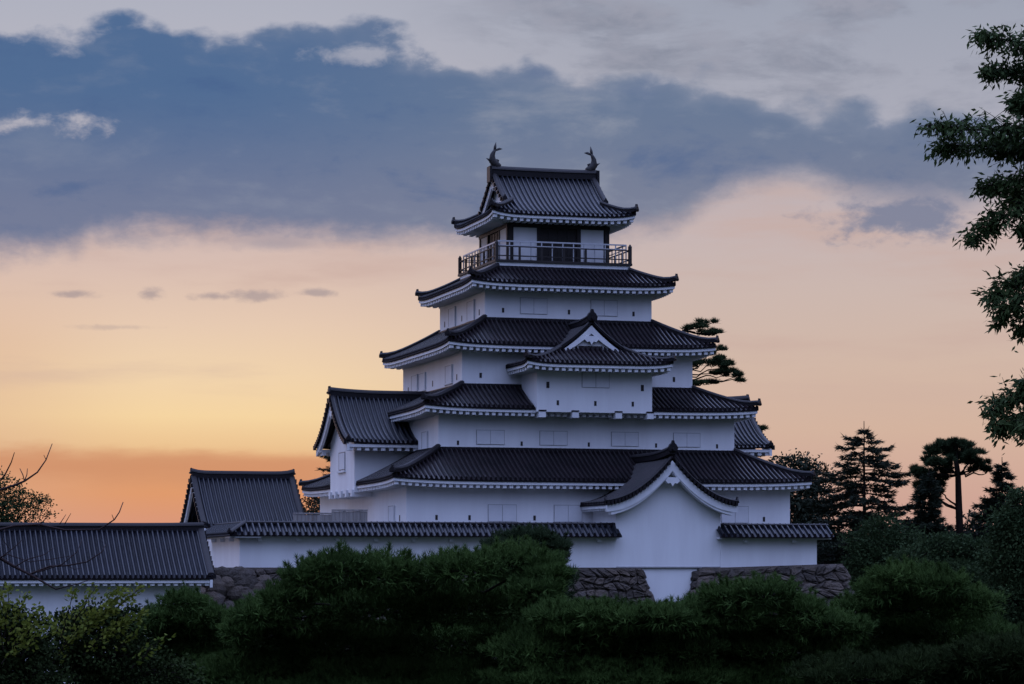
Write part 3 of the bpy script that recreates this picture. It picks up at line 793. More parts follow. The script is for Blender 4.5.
# ------------------------------------------------------------------ tall white bay in front, under a curved gable
def lower_bay():
    xc, hw, LX, Yf, Yv = 2.18, 2.70, 3.36, -13.72, -14.30; ze, zr = 3.08, 5.28
    pf = gable_curve(zr, ze, LX, .86)
    mb = MB(O0)
    prof = [(-hw, -.0)] + [(x, pf(LX - abs(x)) - .12) for x in np.linspace(-hw, hw, 21)] + [(hw, -.0)]
    mb.prism([(xc + x, -9.9, z) for x, z in prof], [(xc + x, Yf, z) for x, z in prof]); bay = mb.build('gabled_bay', M['plaster'], keep)
    mb = MB(O0); mb.box(xc - 2.6, xc + 2.6, Yf + .06, Yf + .5, -6.4, -.004); mb.build('bay_footing', M['plaster'], bay)
    mb = MB(O0); mb.box(xc - hw + .01, xc + hw - .01, Yf - .05, Yf + .05, -.04, .02); mb.build('drip_course', M['seam'], bay)
    mb = MB(O0)
    for sx in (-1, 1):
        fr = lambda e, r, z, sx=sx: (xc + sx * (LX - r), e, z)
        tile_slope(mb, fr, Yv, -7.6, lambda e: 0.0, lambda e: LX, lambda e, r: pf(r), .25, 16, anchor=.05)
    roof = mb.build('curved_roof', M['tile'], bay)
    for sx in (-1, 1):
        mb = MB(O0)
        fs = lambda e, r, z, sx=sx: (xc + sx * (LX - r), e, z)
        eave(mb, fs, Yv + .12, -9.95, LX - hw + .05, lambda e, r: pf(0), .26, tooth=.10, mit0=False, mit1=False)
        mb.build('curved_eave', M['plaster_trim'], bay)
    for sx in (-1, 1):
        mb = MB(O0)
        mb.sweep([(xc + sx * (LX - r), Yv + .10, pf(r) + .03) for r in np.linspace(.0, LX - .08, 16)], .26, .17)
        for r in np.linspace(.08, LX - .2, 18):
            x = xc + sx * (LX - r); mb.box(x - .06, x + .06, Yv - .12, Yv + .0, pf(r) - .10, pf(r) + .09)
        ornament(mb, (xc + sx * (LX + .02), Yv + .10, pf(0) + .08), (sx, 0), .5)
        mb.build('verge_ridge', M['ridge'], bay)
        mb = MB(O0); barge(mb, (lambda e, r, z, sx=sx: (xc + sx * (LX - r), e, z)), Yv + .02, Yv + .18, 0.0, LX, pf, .12, .50, 18, .30)
        mb.build('barge_board', M['plaster_trim'], bay)
        mb = MB(O0); barge(mb, (lambda e, r, z, sx=sx: (xc + sx * (LX - r), e, z)), Yv + .06, Yv + .5, 0.25, LX, pf, .45, .22, 18, .14)
        mb.build('barge_board', M['plaster_trim'], bay)
    mb = MB(O0); pendant(mb, lambda e, r, z: (xc + r, e, z), Yv - .03, Yv + .16, 0, zr - 1.02, .85); mb.build('pendant', M['plaster_trim'], bay)
    mb = MB(O0)
    mb.sweep([(xc, y, zr - .03 + .22 * max(0, (-y - 11.0) / 3.3) ** 2.2) for y in np.linspace(-7.6, Yv - .04, 14)], .38, .42)
    ornament(mb, (xc, Yv - .06, zr + .40), (0, -1), .86); mb.build('curved_ridge', M['ridge'], bay)
lower_bay()

# ================================================================== PLASTER WALLS WITH TILED CAPS
def cap_roof(mb, fr, e0, e1, hw, zr, ze, pitch=.30, rad=.068, mitre=False):
    for s_ in (-1, 1):
        f = lambda e, r, z, s_=s_: fr(e, s_ * (hw - r), z)
        a0 = e0
        if mitre: a0 = e0 if s_ < 0 else e0 + 2 * hw
        tile_slope(mb, f, a0, e1, lambda e: 0.0, lambda e, a0=a0: min(hw, max(.01, (e - a0) if s_ < 0 else hw)) if mitre else hw, lambda e, r: ze + (zr - ze) * (r / hw), pitch, 4, rad, edge=.08)
def plaster_wall(label, parts, base, name='plaster_wall', mitre=False):
    t = thing(name, label, 'wall', cw(*base), TH, 'plaster walls with tiled caps')
    for run in parts:
        (axis, c, e0, e1, ce0, ce1, zb) = run
        fr = (lambda e, o, z: (e, c + o, z)) if axis == 'x' else (lambda e, o, z: (c + o, e, z))
        B = lambda mb, a, b, o0, o1, z0, z1: (mb.box(a, b, c + o0, c + o1, z0, z1) if axis == 'x' else mb.box(c + o0, c + o1, a, b, z0, z1))
        mb = MB(base); B(mb, e0, e1, -.30, .30, zb, 1.50); body = mb.build('wall_body', M['plaster'], t)
        mb = MB(base); B(mb, ce0 + .05, ce1 - .05, -.62, .62, 1.36, 1.45); mb.build('wall_plate', M['plaster_trim'], body)
        mb = MB(base); cap_roof(mb, fr, ce0, ce1, .86, 2.02, 1.50, mitre=mitre); cp = mb.build('tiled_cap', M['tile_grey'], t)
        mb = MB(base); n = 8
        r0_ = ce0 + .86 if mitre else ce0
        mb.sweep([fr(r0_ + (ce1 - r0_) * i / n, 0, 1.99) for i in range(n + 1)], .26, .15); mb.build('cap_ridge', M['ridge'], cp)
        n = max(2, int((e1 - e0) / 1.75))
        for i in range(n):
            e = e0 + (e1 - e0) * (i + .5) / n
            mb = MB(base); B(mb, e - .09, e + .09, -.52, -.28, 1.20, 1.358); mb.build('bracket', M['plaster_trim'], t)
    if mitre:
        mb = MB(base); mb.sweep([(-19.48 + .86 * q, -14.34 + .86 * q, 1.53 + .50 * q) for q in (0, .25, .5, .75, 1)], .24, .15)
        ornament(mb, (-19.5, -14.36, 1.6), (-1, -1), .4); mb.build('hip_ridge', M['ridge'], t)
    return t
plaster_wall('long white plaster wall with a narrow grey tiled cap, left of the gabled bay', [('x', -13.48, -18.92, -0.52, -19.48, -0.42, -.03), ('y', -18.62, -13.18, -6.2, -14.34, -6.0, -.03)], (-9.6, -13.5, -.03), mitre=True)
plaster_wall('short white plaster wall with a tiled cap, right of the gabled bay', [('x', -13.48, 4.85, 9.93, 4.62, 10.62, -.03)], (7.4, -13.5, -.03))

# ------------------------------------------------------------------ gabled outbuildings on the left
def gabled_house(name, label, cat, X0, X1, Yr, half, zr, ze, wall_in, zb, gable_in, pitch, k=.18, rh=.34, curl=.12):
    base = ((X0 + X1) / 2, Yr, zb); t = thing(name, label, cat, cw(*base), TH)
    pf = gable_curve(zr, ze, half, k)
    mb = MB(base)
    hw = half - wall_in
    prof = [(-hw, zb)] + [(y, pf(half - abs(y)) - .14) for y in np.linspace(-hw, hw, 11)] + [(hw, zb)]
    mb.prism([(X0 + gable_in, Yr + y, z) for y, z in prof], [(X1 - gable_in, Yr + y, z) for y, z in prof]); mb.build('wall', M['plaster'], t)
    mb = MB(base)
    for s_ in (-1, 1):
        fr = lambda e, r, z, s_=s_: (e, Yr + s_ * (half - r), z)
        tile_slope(mb, fr, X0, X1, lambda e: 0.0, lambda e: half, lambda e, r: pf(r), pitch, 10, .058, anchor=X0 + .1)
    roof = mb.build('roof', M['tile_grey'], t)
    mb = MB(base)
    for s_ in (-1, 1):
        fr = lambda e, r, z, s_=s_: (e, Yr + s_ * (half - r), z)
        eave(mb, fr, X0 + .1, X1 - .1, wall_in + .05, lambda e, r: pf(0), .34, face=.14, tooth=.12, mit0=False, mit1=False)
        mb.build('eave', M['plaster_trim'], t); mb = MB(base)
    mb = MB(base); L = (X1 - X0) / 2; xm = (X0 + X1) / 2
    mb.sweep([(xm + L * s_, Yr, zr - .12 + curl * abs(s_) ** 8) for s_ in np.linspace(-1, 1, 17)], .34, rh + .09)
    for sx in (-1, 1): ornament(mb, (xm + sx * (L + .02), Yr, zr + .06 + curl), (sx, 0), .50)
    mb.build('ridge', M['ridge'], roof)
    for sx, Xv in ((-1, X0), (1, X1)):
        for sy in (-1, 1):
            mb = MB(base)
            mb.sweep([(Xv - sx * .10, Yr + sy * (half - r), pf(r) + .05) for r in np.linspace(.03, half - .1, 9)], .24, .15)
            for r in np.linspace(.1, half - .2, int(half / .28)):
                y = Yr + sy * (half - r); mb.box(min(Xv, Xv + sx * .12), max(Xv, Xv + sx * .12), y - .07, y + .07, pf(r) - .12, pf(r) + .08)
            mb.build('verge', M['ridge'], roof)
            mb = MB(base); barge(mb, (lambda e, r, z, sy=sy: (e, Yr + sy * (half - r), z)), Xv - sx * .04, Xv - sx * .16, 0.0, half, pf, .10, .34, 10)
            mb.build('barge_board', M['plaster_trim'], roof)
    return t
gabled_house('gatehouse', 'small gatehouse with steep grey tiled gable roof behind the wall corner', 'gatehouse', -19.25, -14.0, -2.0, 3.35, 4.58, 2.02, .8, -.03, .75, .235)
gabled_house('long_building', 'long low white building with a broad grey tiled roof at the left edge', 'building', -44.0, -21.12, -16.6, 2.95, 1.70, -.46, .75, -6.5, .45, .225, .12, .30, .05)
# weathered board fence in front of the keep's left corner
t = thing('board_fence', 'weathered grey board fence at the foot of the keep\'s left corner', 'fence', cw(-14.0, -11.4, -.03), TH); base = (-14.0, -11.4, -.03)
for x0, x1, zt in ((-15.9, -14.05, 2.50), (-14.05, -12.3, 2.66)):
    mb = MB(base); n = int((x1 - x0) / .17)
    for i in range(n):
        xa = x0 + (x1 - x0) * i / n; mb.box(xa + .008, xa + (x1 - x0) / n - .008, -11.46, -11.40, -.03, zt + rnd.uniform(-.012, .012))
    p = mb.build('boards', M['wood_grey'], t)
    mb = MB(base); mb.box(x0, x1, -11.49, -11.37, zt + .015, zt + .09); mb.build('top_rail', M['wood_grey'], p)
    mb = MB(base); mb.box(x0 + .02, x0 + .14, -11.397, -11.28, -.03, zt); mb.build('post', M['wood_grey'], p)

# ================================================================== TREES
def wp(px, py, d): return Vector(((px - 512.0) / F_PX * d, d, CAM_Z + (HOR - py) / F_PX * d))
def unit(v): return v / np.maximum(np.linalg.norm(v, axis=1, keepdims=True), 1e-9)
def needles(P, D, m, length, width, spread):
    """m thin triangles at each point P, fanned round direction D"""
    n = len(P); P = np.repeat(P, m, 0); D = np.repeat(D, m, 0)
    d = unit(D + rng.normal(0, spread, D.shape)); L = length * rng.uniform(.6, 1.15, (len(P), 1))
    s = unit(np.cross(d, rng.normal(0, 1, d.shape))) * width * rng.uniform(.7, 1.2, (len(P), 1))
    return np.stack([P - s / 2, P + s / 2, P + d * L], 1)
def leaves(P, D, length, width, spread=.6, m=1):
    """diamond leaves"""
    if m > 1: P = np.repeat(P, m, 0); D = np.repeat(D, m, 0)
    d = unit(D + rng.normal(0, spread, D.shape)); L = length * rng.uniform(.6, 1.2, (len(P), 1))
    s = unit(np.cross(d, rng.normal(0, 1, d.shape))) * width * rng.uniform(.7, 1.2, (len(P), 1)) * .5
    return np.stack([P, P + d * L * .45 + s, P + d * L, P + d * L * .45 - s], 1)
def pad_points(c, rx, ry, rz, n, top=True):
    """points through a cloud-shaped pad, dense near its upper skin, with an uneven outline"""
    u = unit(rng.normal(0, 1, (n, 3)))
    if top: u[:, 2] = np.where(u[:, 2] < -.15, -u[:, 2] * rng.uniform(0, 1, n), u[:, 2])
    rad = rng.uniform(.45, 1.0, (n, 1)) ** .5
    lump = 1 + .16 * np.sin(u[:, :1] * 5 + c[0] * 3) * np.cos(u[:, 1:2] * 4 + c[2]) + .10 * np.sin(u[:, 2:3] * 9 + c[1]) + .10 * np.sin(u[:, :1] * 13 + c[2] * 7)
    p = u * rad * lump * np.array([rx, ry, rz]) + np.array(c)
    d = unit(u * np.array([1, 1, 1.3]) / np.array([rx, ry, rz]) * min(rx, ry, rz) + np.array([0, 0, .55]))
    return p, d
def limb(mb, a, b, r0, r1, seed=0, n=6, wob=.08, sag=0.0):
    rr = random.Random(seed); a = Vector(a); b = Vector(b); L = (b - a).length; pts = []; rd = []
    for i in range(n + 1):
        t_ = i / n; p = a.lerp(b, t_)
        if 0 < i < n: p += Vector((rr.uniform(-1, 1), rr.uniform(-1, 1), rr.uniform(-1, 1))) * wob * L
        p.z += sag * 4 * t_ * (1 - t_) * L
        pts.append(p); rd.append(r0 + (r1 - r0) * t_)
    mb.tube(pts, rd, 6); return pts

def cloud_pine(label, base_px, d, pads, group='garden pines in front of the castle', mt='pine', dens=1.0, nl=.15, nw=.012, lean=0):
    """garden pine: leaning trunk, limbs and layered needle pads; pads = (px, py, rx px, rz px, depth offset)"""
    bx = wp(base_px, HOR, d); base = Vector((bx.x, d, 0.0))
    t = thing('pine_tree', label, 'pine tree', base, 0, group)
    sc = d / F_PX; trunk = MB(); allP = []; allD = []; inP = []; inD = []
    cs = [wp(p[0], p[1], d - p[4] * 1.5 - (1.5 if p[1] < 612 else 0.0)) - base for p in pads]
    topz = max(c.z for c in cs) - .3
    axis = [Vector((0, 4.4, -.2)), Vector((.25 + lean * .3, 4.2, topz * .35)), Vector((-.15 + lean * .7, 3.2, topz * .7)), Vector((.1 + lean, .8, topz))]
    trunk.tube(axis, [.24, .19, .13, .05], 8)
    trunk.build('trunk', M['bark'], t, True)
    br = MB()
    for i, (c, p) in enumerate(zip(cs, pads)):
        z = max(.5, c.z - .9); k = min(.98, z / topz); seg = k * 3; j = min(2, int(seg)); a = axis[j].lerp(axis[j + 1], seg - j)
        limb(br, a, c - Vector((0, 0, p[3] * sc * .05)), .06, .02, i, 6, .05, .07)
        rx, rz = p[2] * sc, p[3] * sc; ry = max(rx * .9, 1.0)
        n = int(dens * 62 * (rx * ry + rx * rz + ry * rz) / .12)
        P, D = pad_points(c, rx, ry, rz, n); allP.append(P); allD.append(D)
        P, D = pad_points(c - Vector((0, 0, rz * .15)), rx * .86, ry * .86, rz * .8, int(n * .7), False); inP.append(P); inD.append(D)
        ns = int((6 * rx * ry / .5 + 4) * (.3 if mt == 'pine_dark' else 1.0))                     # upright shoots that roughen the outline
        us = unit(rng.normal(0, 1, (ns, 3)) * np.array([1, 1, .6]) + np.array([0, 0, .75]))
        for u_ in us:
            b0 = np.array(c) + u_ * np.array([rx, ry, rz]) * .85; Ls = rng.uniform(.08, .26); dv = unit((u_ * .5 + np.array([0, 0, .8]) + rng.normal(0, .22, 3))[None])[0]
            qs = rng.uniform(0, 1, (16, 1)); allP.append(b0 + dv * Ls * qs); allD.append(np.tile(dv * .9, (16, 1)) + rng.normal(0, .25, (16, 3)))
        for q in range(9):
            br.tube([c - Vector((0, 0, rz * .3)), c + Vector((math.cos(q * .7) * rx * .55, math.sin(q * .7) * ry * .55, 0)), c + Vector((math.cos(q * .7) * rx * .8, math.sin(q * .7) * ry * .8, rz * .3))], [.022, .015, .008], 4)
    br.build('branches', M['bark'], t, True)
    P = np.concatenate(allP); D = np.concatenate(allD)
    V = np.concatenate([needles(P, D, 8, nl, nw * 1.15, .42), needles(np.concatenate(inP), np.concatenate(inD), 4, .20, .045, .9)])
    tris_obj('crown', V, 3, M[mt], t)
    return t

cloud_pine('broad garden pine with layered needle pads in front of the long plaster wall', 410, 62, [
    (516, 562, 46, 18, 0), (548, 574, 24, 11, .3), (462, 568, 38, 19, .6), (425, 578, 40, 20, -.4), (382, 572, 34, 22, .2), (340, 568, 36, 20, .3), (314, 580, 32, 18, 0), (286, 598, 28, 15, -.3), (258, 614, 26, 14, -.6), (240, 630, 22, 12, -.6), (300, 612, 60, 24, -1.2),
    (380, 608, 70, 26, -1.4), (470, 604, 60, 22, -1.0), (535, 590, 30, 14, .5), (262, 634, 40, 22, -1.6), (340, 644, 80, 28, -2.0), (440, 642, 80, 28, -2.0), (530, 632, 56, 24, -1.4), (400, 672, 130, 26, -2.2), (280, 672, 90, 26, -2.2), (330, 694, 120, 20, -1.6), (480, 692, 120, 22, -1.6), (560, 684, 70, 20, -1.2)])
cloud_pine('darker pine top rising behind the broad garden pine', 530, 74, [(528, 538, 30, 11, 0), (548, 548, 26, 11, -.3), (505, 548, 26, 10, .3), (530, 560, 40, 14, 0), (530, 585, 50, 20, 0), (520, 620, 70, 30, 0)], mt='pine_dark')
cloud_pine('low spreading pine in front of the stone base left of the bay', 600, 58, [(596, 614, 32, 13, 0), (560, 616, 34, 15, -.4), (634, 618, 30, 12, .2), (664, 616, 26, 12, .4), (690, 624, 26, 12, -.5), (604, 630, 70, 20, -.6), (660, 618, 24, 12, .4), (560, 650, 70, 26, -1), (650, 648, 70, 26, -1), (600, 676, 120, 24, -1.2)])
cloud_pine('rounded pine in front of the stone base right of the bay', 745, 60, [(730, 597, 32, 14, 0), (764, 593, 34, 15, .3), (800, 610, 24, 13, 0), (700, 610, 26, 12, -.3), (826, 622, 24, 12, -.4), (846, 628, 26, 12, -.8), (740, 612, 70, 20, -.8), (790, 624, 40, 18, -.6), (700, 632, 50, 20, -1), (770, 648, 80, 26, -1.2), (690, 664, 80, 26, -1.4), (780, 680, 110, 24, -1.5)])
cloud_pine('pine with pale needle pads beside the leaning stone corner', 905, 66, [(905, 578, 34, 15, 0), (880, 592, 30, 14, -.3), (940, 584, 30, 14, .4), (862, 608, 30, 14, -.5), (910, 606, 56, 18, -.8), (965, 602, 36, 16, 0), (870, 632, 60, 22, -1.0), (950, 630, 60, 22, -1.0), (900, 662, 110, 26, -1.5), (990, 650, 60, 26, -1)])
cloud_pine('small domed pine beside the yellow-green shrub', 190, 66, [(185, 602, 24, 11, 0), (208, 616, 24, 11, -.2), (162, 616, 22, 10, -.2), (186, 622, 34, 12, -.5), (205, 634, 38, 12, -.7), (150, 632, 28, 12, -.6), (180, 652, 60, 18, -1), (220, 660, 50, 20, -1), (150, 676, 80, 20, -1.2), (225, 678, 70, 16, -1)], dens=1.1, nl=.13)
cloud_pine('dark pine filling the lower right corner', 985, 52, [(990, 658, 50, 18, 0), (930, 668, 50, 18, -.4), (1030, 656, 46, 22, .3), (960, 676, 90, 24, -1), (860, 676, 70, 20, -.6)], mt='leaf_low')  # needle colour darkened in place of the shade in this corner

def broadleaf(name, label, px, d, crown, size, mt='leaf', n=9000, group=None, base_z=0.0, cat='tree', trunk_r=.2, width=.55):
    """broad-leaved tree: trunk, limbs, crown of leaf clumps; crown = (px, py, rx px, ry px, depth offset)"""
    b = wp(px, HOR, d); base = Vector((b.x, d, base_z)); sc = d / F_PX
    t = thing(name, label, cat, base, 0, group)
    mb = MB(); cs = [wp(c[0], c[1], d + c[4]) - base for c in crown]; topz = max(c.z for c in cs)
    axis = [Vector((0, 0, -.2)), Vector((.1, .05, topz * .4)), Vector((-.05, 0, topz * .85))]
    mb.tube(axis, [trunk_r, trunk_r * .7, trunk_r * .2], 8); mb.build('trunk', M['bark'], t, True)
    br = MB(); Ps = []; Ds = []
    area = sum(c[2] * c[3] for c in crown)
    for i, (c, k) in enumerate(zip(cs, crown)):
        a = axis[1].lerp(axis[2], min(1, max(0, (c.z - topz * .4) / (topz * .6)))) if c.z > topz * .4 else axis[0].lerp(axis[1], .6)
        pts = limb(br, a, c, trunk_r * .35, .02, i)
        rx, rz = k[2] * sc, k[3] * sc; ry = rx * .85
        nn = int(n * k[2] * k[3] / area); ncl = max(6, nn // 26)
        u = unit(rng.normal(0, 1, (ncl, 3))); rad = rng.uniform(.3, 1.0, (ncl, 1)) ** .5
        cc = u * rad * np.array([rx, ry, rz]) + np.array(c)
        for q in range(0, ncl, 3):
            br.tube([c, c.lerp(Vector(cc[q]), .6) + Vector((0, 0, .04)), Vector(cc[q])], [.02, .012, .006], 4)
        idx = rng.integers(0, ncl, nn)
        P = cc[idx] + rng.normal(0, 1, (nn, 3)) * size * np.array([1.5, 1.5, .8])
        D = unit(u[idx] + np.array([0, 0, .1]))
        Ps.append(P); Ds.append(D)
    br.build('branches', M['bark'], t, True)
    tris_obj('crown', leaves(np.concatenate(Ps), np.concatenate(Ds), size, size * width, .7), 4, M[mt], t)
    return t
def two_tone_shrub(label, px, d, dark, light, size, nd, nl_):
    t = broadleaf('leafy_shrub', label, px, d, dark, size, 'leaf_low', nd, 'leafy shrubs at the lower left', 0, 'shrub', .07, .6)  # main crown coloured as if shaded, under the paler sprays
    sc = d / F_PX; base = t.location; br = MB(); Ps = []; Ds = []
    for i, (x, y, ang, L, nn) in enumerate(light):        # arching sprays of pale young leaves
        a = wp(x, y, d - .7) - base; e = a + Vector((math.cos(R(ang)) * L * sc, -.15, math.sin(R(ang)) * L * sc))
        pts = limb(br, a - Vector((math.cos(R(ang)) * .15, 0, .5)), e, .012, .004, i, 6, .03, .04)
        pa = np.array([tuple(p) for p in pts]); q = rng.uniform(.8, 6, nn); k = np.minimum(5, q.astype(int)); f = (q - k)[:, None]
        P = pa[k] * (1 - f) + pa[k + 1] * f + rng.normal(0, .06, (nn, 3)) * np.array([1, 1.4, .6]); Ps.append(P)
        Ds.append(np.tile(np.array([[math.cos(R(ang)), -.3, .35]]), (nn, 1)))
    br.build('spray_twigs', M['bark'], t)
    tris_obj('young_leaves', leaves(np.concatenate(Ps), np.concatenate(Ds), size * 1.1, size * .7, .6), 4, M['leaf_light'], t)
    return t
two_tone_shrub('dark leafy shrub with yellow-green sprays below the long low building', 95, 46,
    [(95, 618, 26, 10, 0), (72, 622, 22, 10, .2), (120, 616, 20, 9, 0), (96, 634, 44, 14, .2), (60, 650, 40, 16, 0), (110, 656, 50, 18, 0), (140, 676, 60, 18, .3), (60, 680, 60, 18, .3)],
    [(66, 606, 60, 20, 60), (78, 602, 40, 26, 90), (92, 604, 30, 30, 110), (100, 600, 24, 30, 100), (112, 594, 14, 34, 80), (84, 612, 10, 30, 110), (104, 612, -8, 30, 100), (60, 616, 150, 22, 70), (72, 622, 20, 26, 90), (118, 606, -14, 28, 70), (92, 626, 0, 34, 80), (120, 630, 15, 26, 50), (60, 636, 30, 30, 50), (140, 640, 10, 30, 40)], .085, 16000, 0)
two_tone_shrub('dark leafy shrub with pale sprays at the left edge of the photo', 10, 44,
    [(8, 618, 18, 12, 0), (24, 628, 18, 10, 0), (-12, 626, 26, 22, 0), (14, 648, 34, 16, .2), (-20, 664, 40, 24, .2), (20, 676, 50, 20, .3)],
    [(6, 608, 75, 22, 70), (14, 612, 50, 24, 90), (22, 618, 30, 24, 80), (2, 620, 100, 18, 60), (30, 626, 10, 24, 60), (10, 634, 20, 28, 60), (-6, 606, 60, 24, 60)], .085, 12000, 0)
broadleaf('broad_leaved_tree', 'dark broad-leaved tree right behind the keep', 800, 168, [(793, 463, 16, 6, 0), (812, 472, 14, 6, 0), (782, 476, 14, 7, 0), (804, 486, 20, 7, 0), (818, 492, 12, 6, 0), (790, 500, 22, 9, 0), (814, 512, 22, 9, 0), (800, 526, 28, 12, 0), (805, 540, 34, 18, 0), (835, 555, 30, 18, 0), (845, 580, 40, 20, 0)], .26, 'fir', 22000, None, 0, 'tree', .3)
broadleaf('round_tree', 'mid-green round tree between the stone corner and the fir', 892, 136, [(882, 527, 20, 9, 0), (862, 540, 20, 11, 0), (903, 536, 22, 11, 0), (885, 545, 30, 13, 0), (868, 560, 24, 14, 0), (885, 565, 40, 18, -.5), (920, 570, 26, 16, 0), (880, 590, 50, 20, 0), (930, 600, 40, 26, 0)], .17, 'leaf', 24000, 'round trees right of the castle', 0, 'tree', .25)
broadleaf('round_tree', 'wide mid-green tree below the flat-topped pine', 960, 112, [(942, 545, 24, 9, 0), (972, 548, 26, 10, 0), (918, 560, 26, 12, 0), (1000, 552, 26, 12, 0), (950, 576, 54, 16, -.5), (1000, 590, 36, 18, 0), (920, 592, 34, 16, 0), (960, 606, 70, 24, 0)], .16, 'leaf', 30000, 'round trees right of the castle', 0, 'tree', .25)
broadleaf('round_tree', 'dark leafy tree at the right edge below the hanging branches', 1020, 84, [(1018, 500, 12, 10, 0), (1008, 518, 14, 10, 0), (1012, 535, 20, 16, 0), (1028, 530, 20, 20, 0), (1006, 560, 24, 18, 0), (1030, 565, 26, 26, 0), (1014, 600, 36, 24, 0), (1020, 640, 40, 26, 0)], .13, 'leaf', 26000, 'round trees right of the castle', 0, 'tree', .2)
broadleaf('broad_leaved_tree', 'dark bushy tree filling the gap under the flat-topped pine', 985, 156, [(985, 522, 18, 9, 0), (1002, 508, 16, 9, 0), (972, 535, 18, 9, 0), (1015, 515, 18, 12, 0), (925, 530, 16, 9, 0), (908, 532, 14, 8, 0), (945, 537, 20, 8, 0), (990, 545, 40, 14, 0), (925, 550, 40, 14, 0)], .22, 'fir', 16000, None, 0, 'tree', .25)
broadleaf('small_leaved_tree', 'small-leaved tree rising behind the long roof at the left edge', 2, 138, [(6, 488, 16, 9, 0), (-8, 482, 22, 12, 0), (22, 500, 20, 10, 0), (40, 503, 10, 9, 0), (4, 508, 26, 12, 0), (34, 515, 16, 8, 0), (-20, 510, 30, 20, 0), (0, 535, 40, 20, 0), (10, 560, 44, 20, 0)], .15, 'leaf', 12000, None, 0, 'tree', .2)
broadleaf('broad_leaved_tree', 'reddish-lit dark tree in the gap left of the keep', 310, 185, [(312, 500, 9, 5, 0), (304, 508, 8, 5, 0), (318, 510, 10, 6, 0), (310, 520, 14, 8, 0), (312, 538, 18, 12, 0), (312, 556, 18, 12, 0)], .25, 'fir', 3000, None, 0, 'tree', .2)

def fir(label, px, d, top_py, half_px, bottom_py, group='conifers behind the castle', levels=26, droop=.18, mt='fir', dens=1.0, name='fir_tree', gaps=.0, tip=.06):
    b = wp(px, HOR, d); base = Vector((b.x, d, 0.0)); sc = d / F_PX
    t = thing(name, label, 'conifer', base, 0, group)
    top_z = CAM_Z + (HOR - top_py) * sc; bot_z = CAM_Z + (HOR - bottom_py) * sc; H = top_z - bot_z; Rm = half_px * sc
    mb = MB(); mb.tube([(0, 0, -.2), (.03, 0, top_z * .5), (0, 0, top_z)], [.22, .14, .02], 8); mb.build('trunk', M['bark'], t, True)
    br = MB(); Ps = []; Ds = []; rr = random.Random(int(px))
    N = levels * 5
    for kb in range(N):
        f = ((kb + rr.uniform(-2, 2)) / N); f = min(1.0, max(0.0, f)) ** .9
        if rr.random() < gaps: continue
        z = top_z - tip * H - f * H * (1 - tip); rad = Rm * (.03 + .97 * f ** .66)
        a = kb * 2.399 + rr.uniform(-.9, .9); L = rad * rr.choice((.55, .75, .9, 1.0, 1.12)) * rr.uniform(.85, 1.1)
        pts = []; dr = droop * rr.uniform(.5, 1.4)
        for i in range(6):
            q = i / 5; pts.append(Vector((math.cos(a) * L * q, math.sin(a) * L * q, z + L * (dr * .6 * q - dr * 1.9 * q * q + .16 * max(0, q - .7) * 4))))
        br.tube(pts, [.05 * (1 - i / 6) * (.3 + f) + .008 for i in range(6)], 4)
        n = int(dens * (12 + 40 * L)); q = rng.uniform(.10, 1.0, n) ** .75 * 5
        i0 = np.minimum(4, q.astype(int)); fr_ = (q - i0)[:, None]; pa = np.array([tuple(p) for p in pts])
        c = pa[i0] * (1 - fr_) + pa[i0 + 1] * fr_
        side = np.array([-math.sin(a), math.cos(a), 0]); w = (.20 * L * (1.15 - q / 5))[:, None] * rng.uniform(-1, 1, (n, 1))
        c = c + side * w + rng.normal(0, .05, (n, 3)); c[:, 2] -= np.abs(w[:, 0]) * .15
        dirv = np.array([math.cos(a), math.sin(a), .05]) + side * np.sign(w) * .9
        Ps.append(c); Ds.append(unit(dirv))
    br.build('branches', M['bark'], t, True)
    P = np.concatenate(Ps); D = np.concatenate(Ds)
    tris_obj('crown', needles(P, D, 4, .40, .075, .34), 3, M[mt], t)
    return t
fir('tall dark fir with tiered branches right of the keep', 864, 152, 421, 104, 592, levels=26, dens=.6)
fir('slim dark conifer in front of the flat-topped pine', 929, 148, 468, 32, 575, levels=20, dens=.8, name='conifer')
fir('dark conifer behind the right-edge tree', 1002, 150, 457, 46, 580, levels=20, dens=.9, name='conifer')
fir('sparse conifer poking out left of the keep\'s side wing', 334, 178, 430, 30, 530, levels=13, dens=.35, name='conifer', droop=.05, gaps=.2)

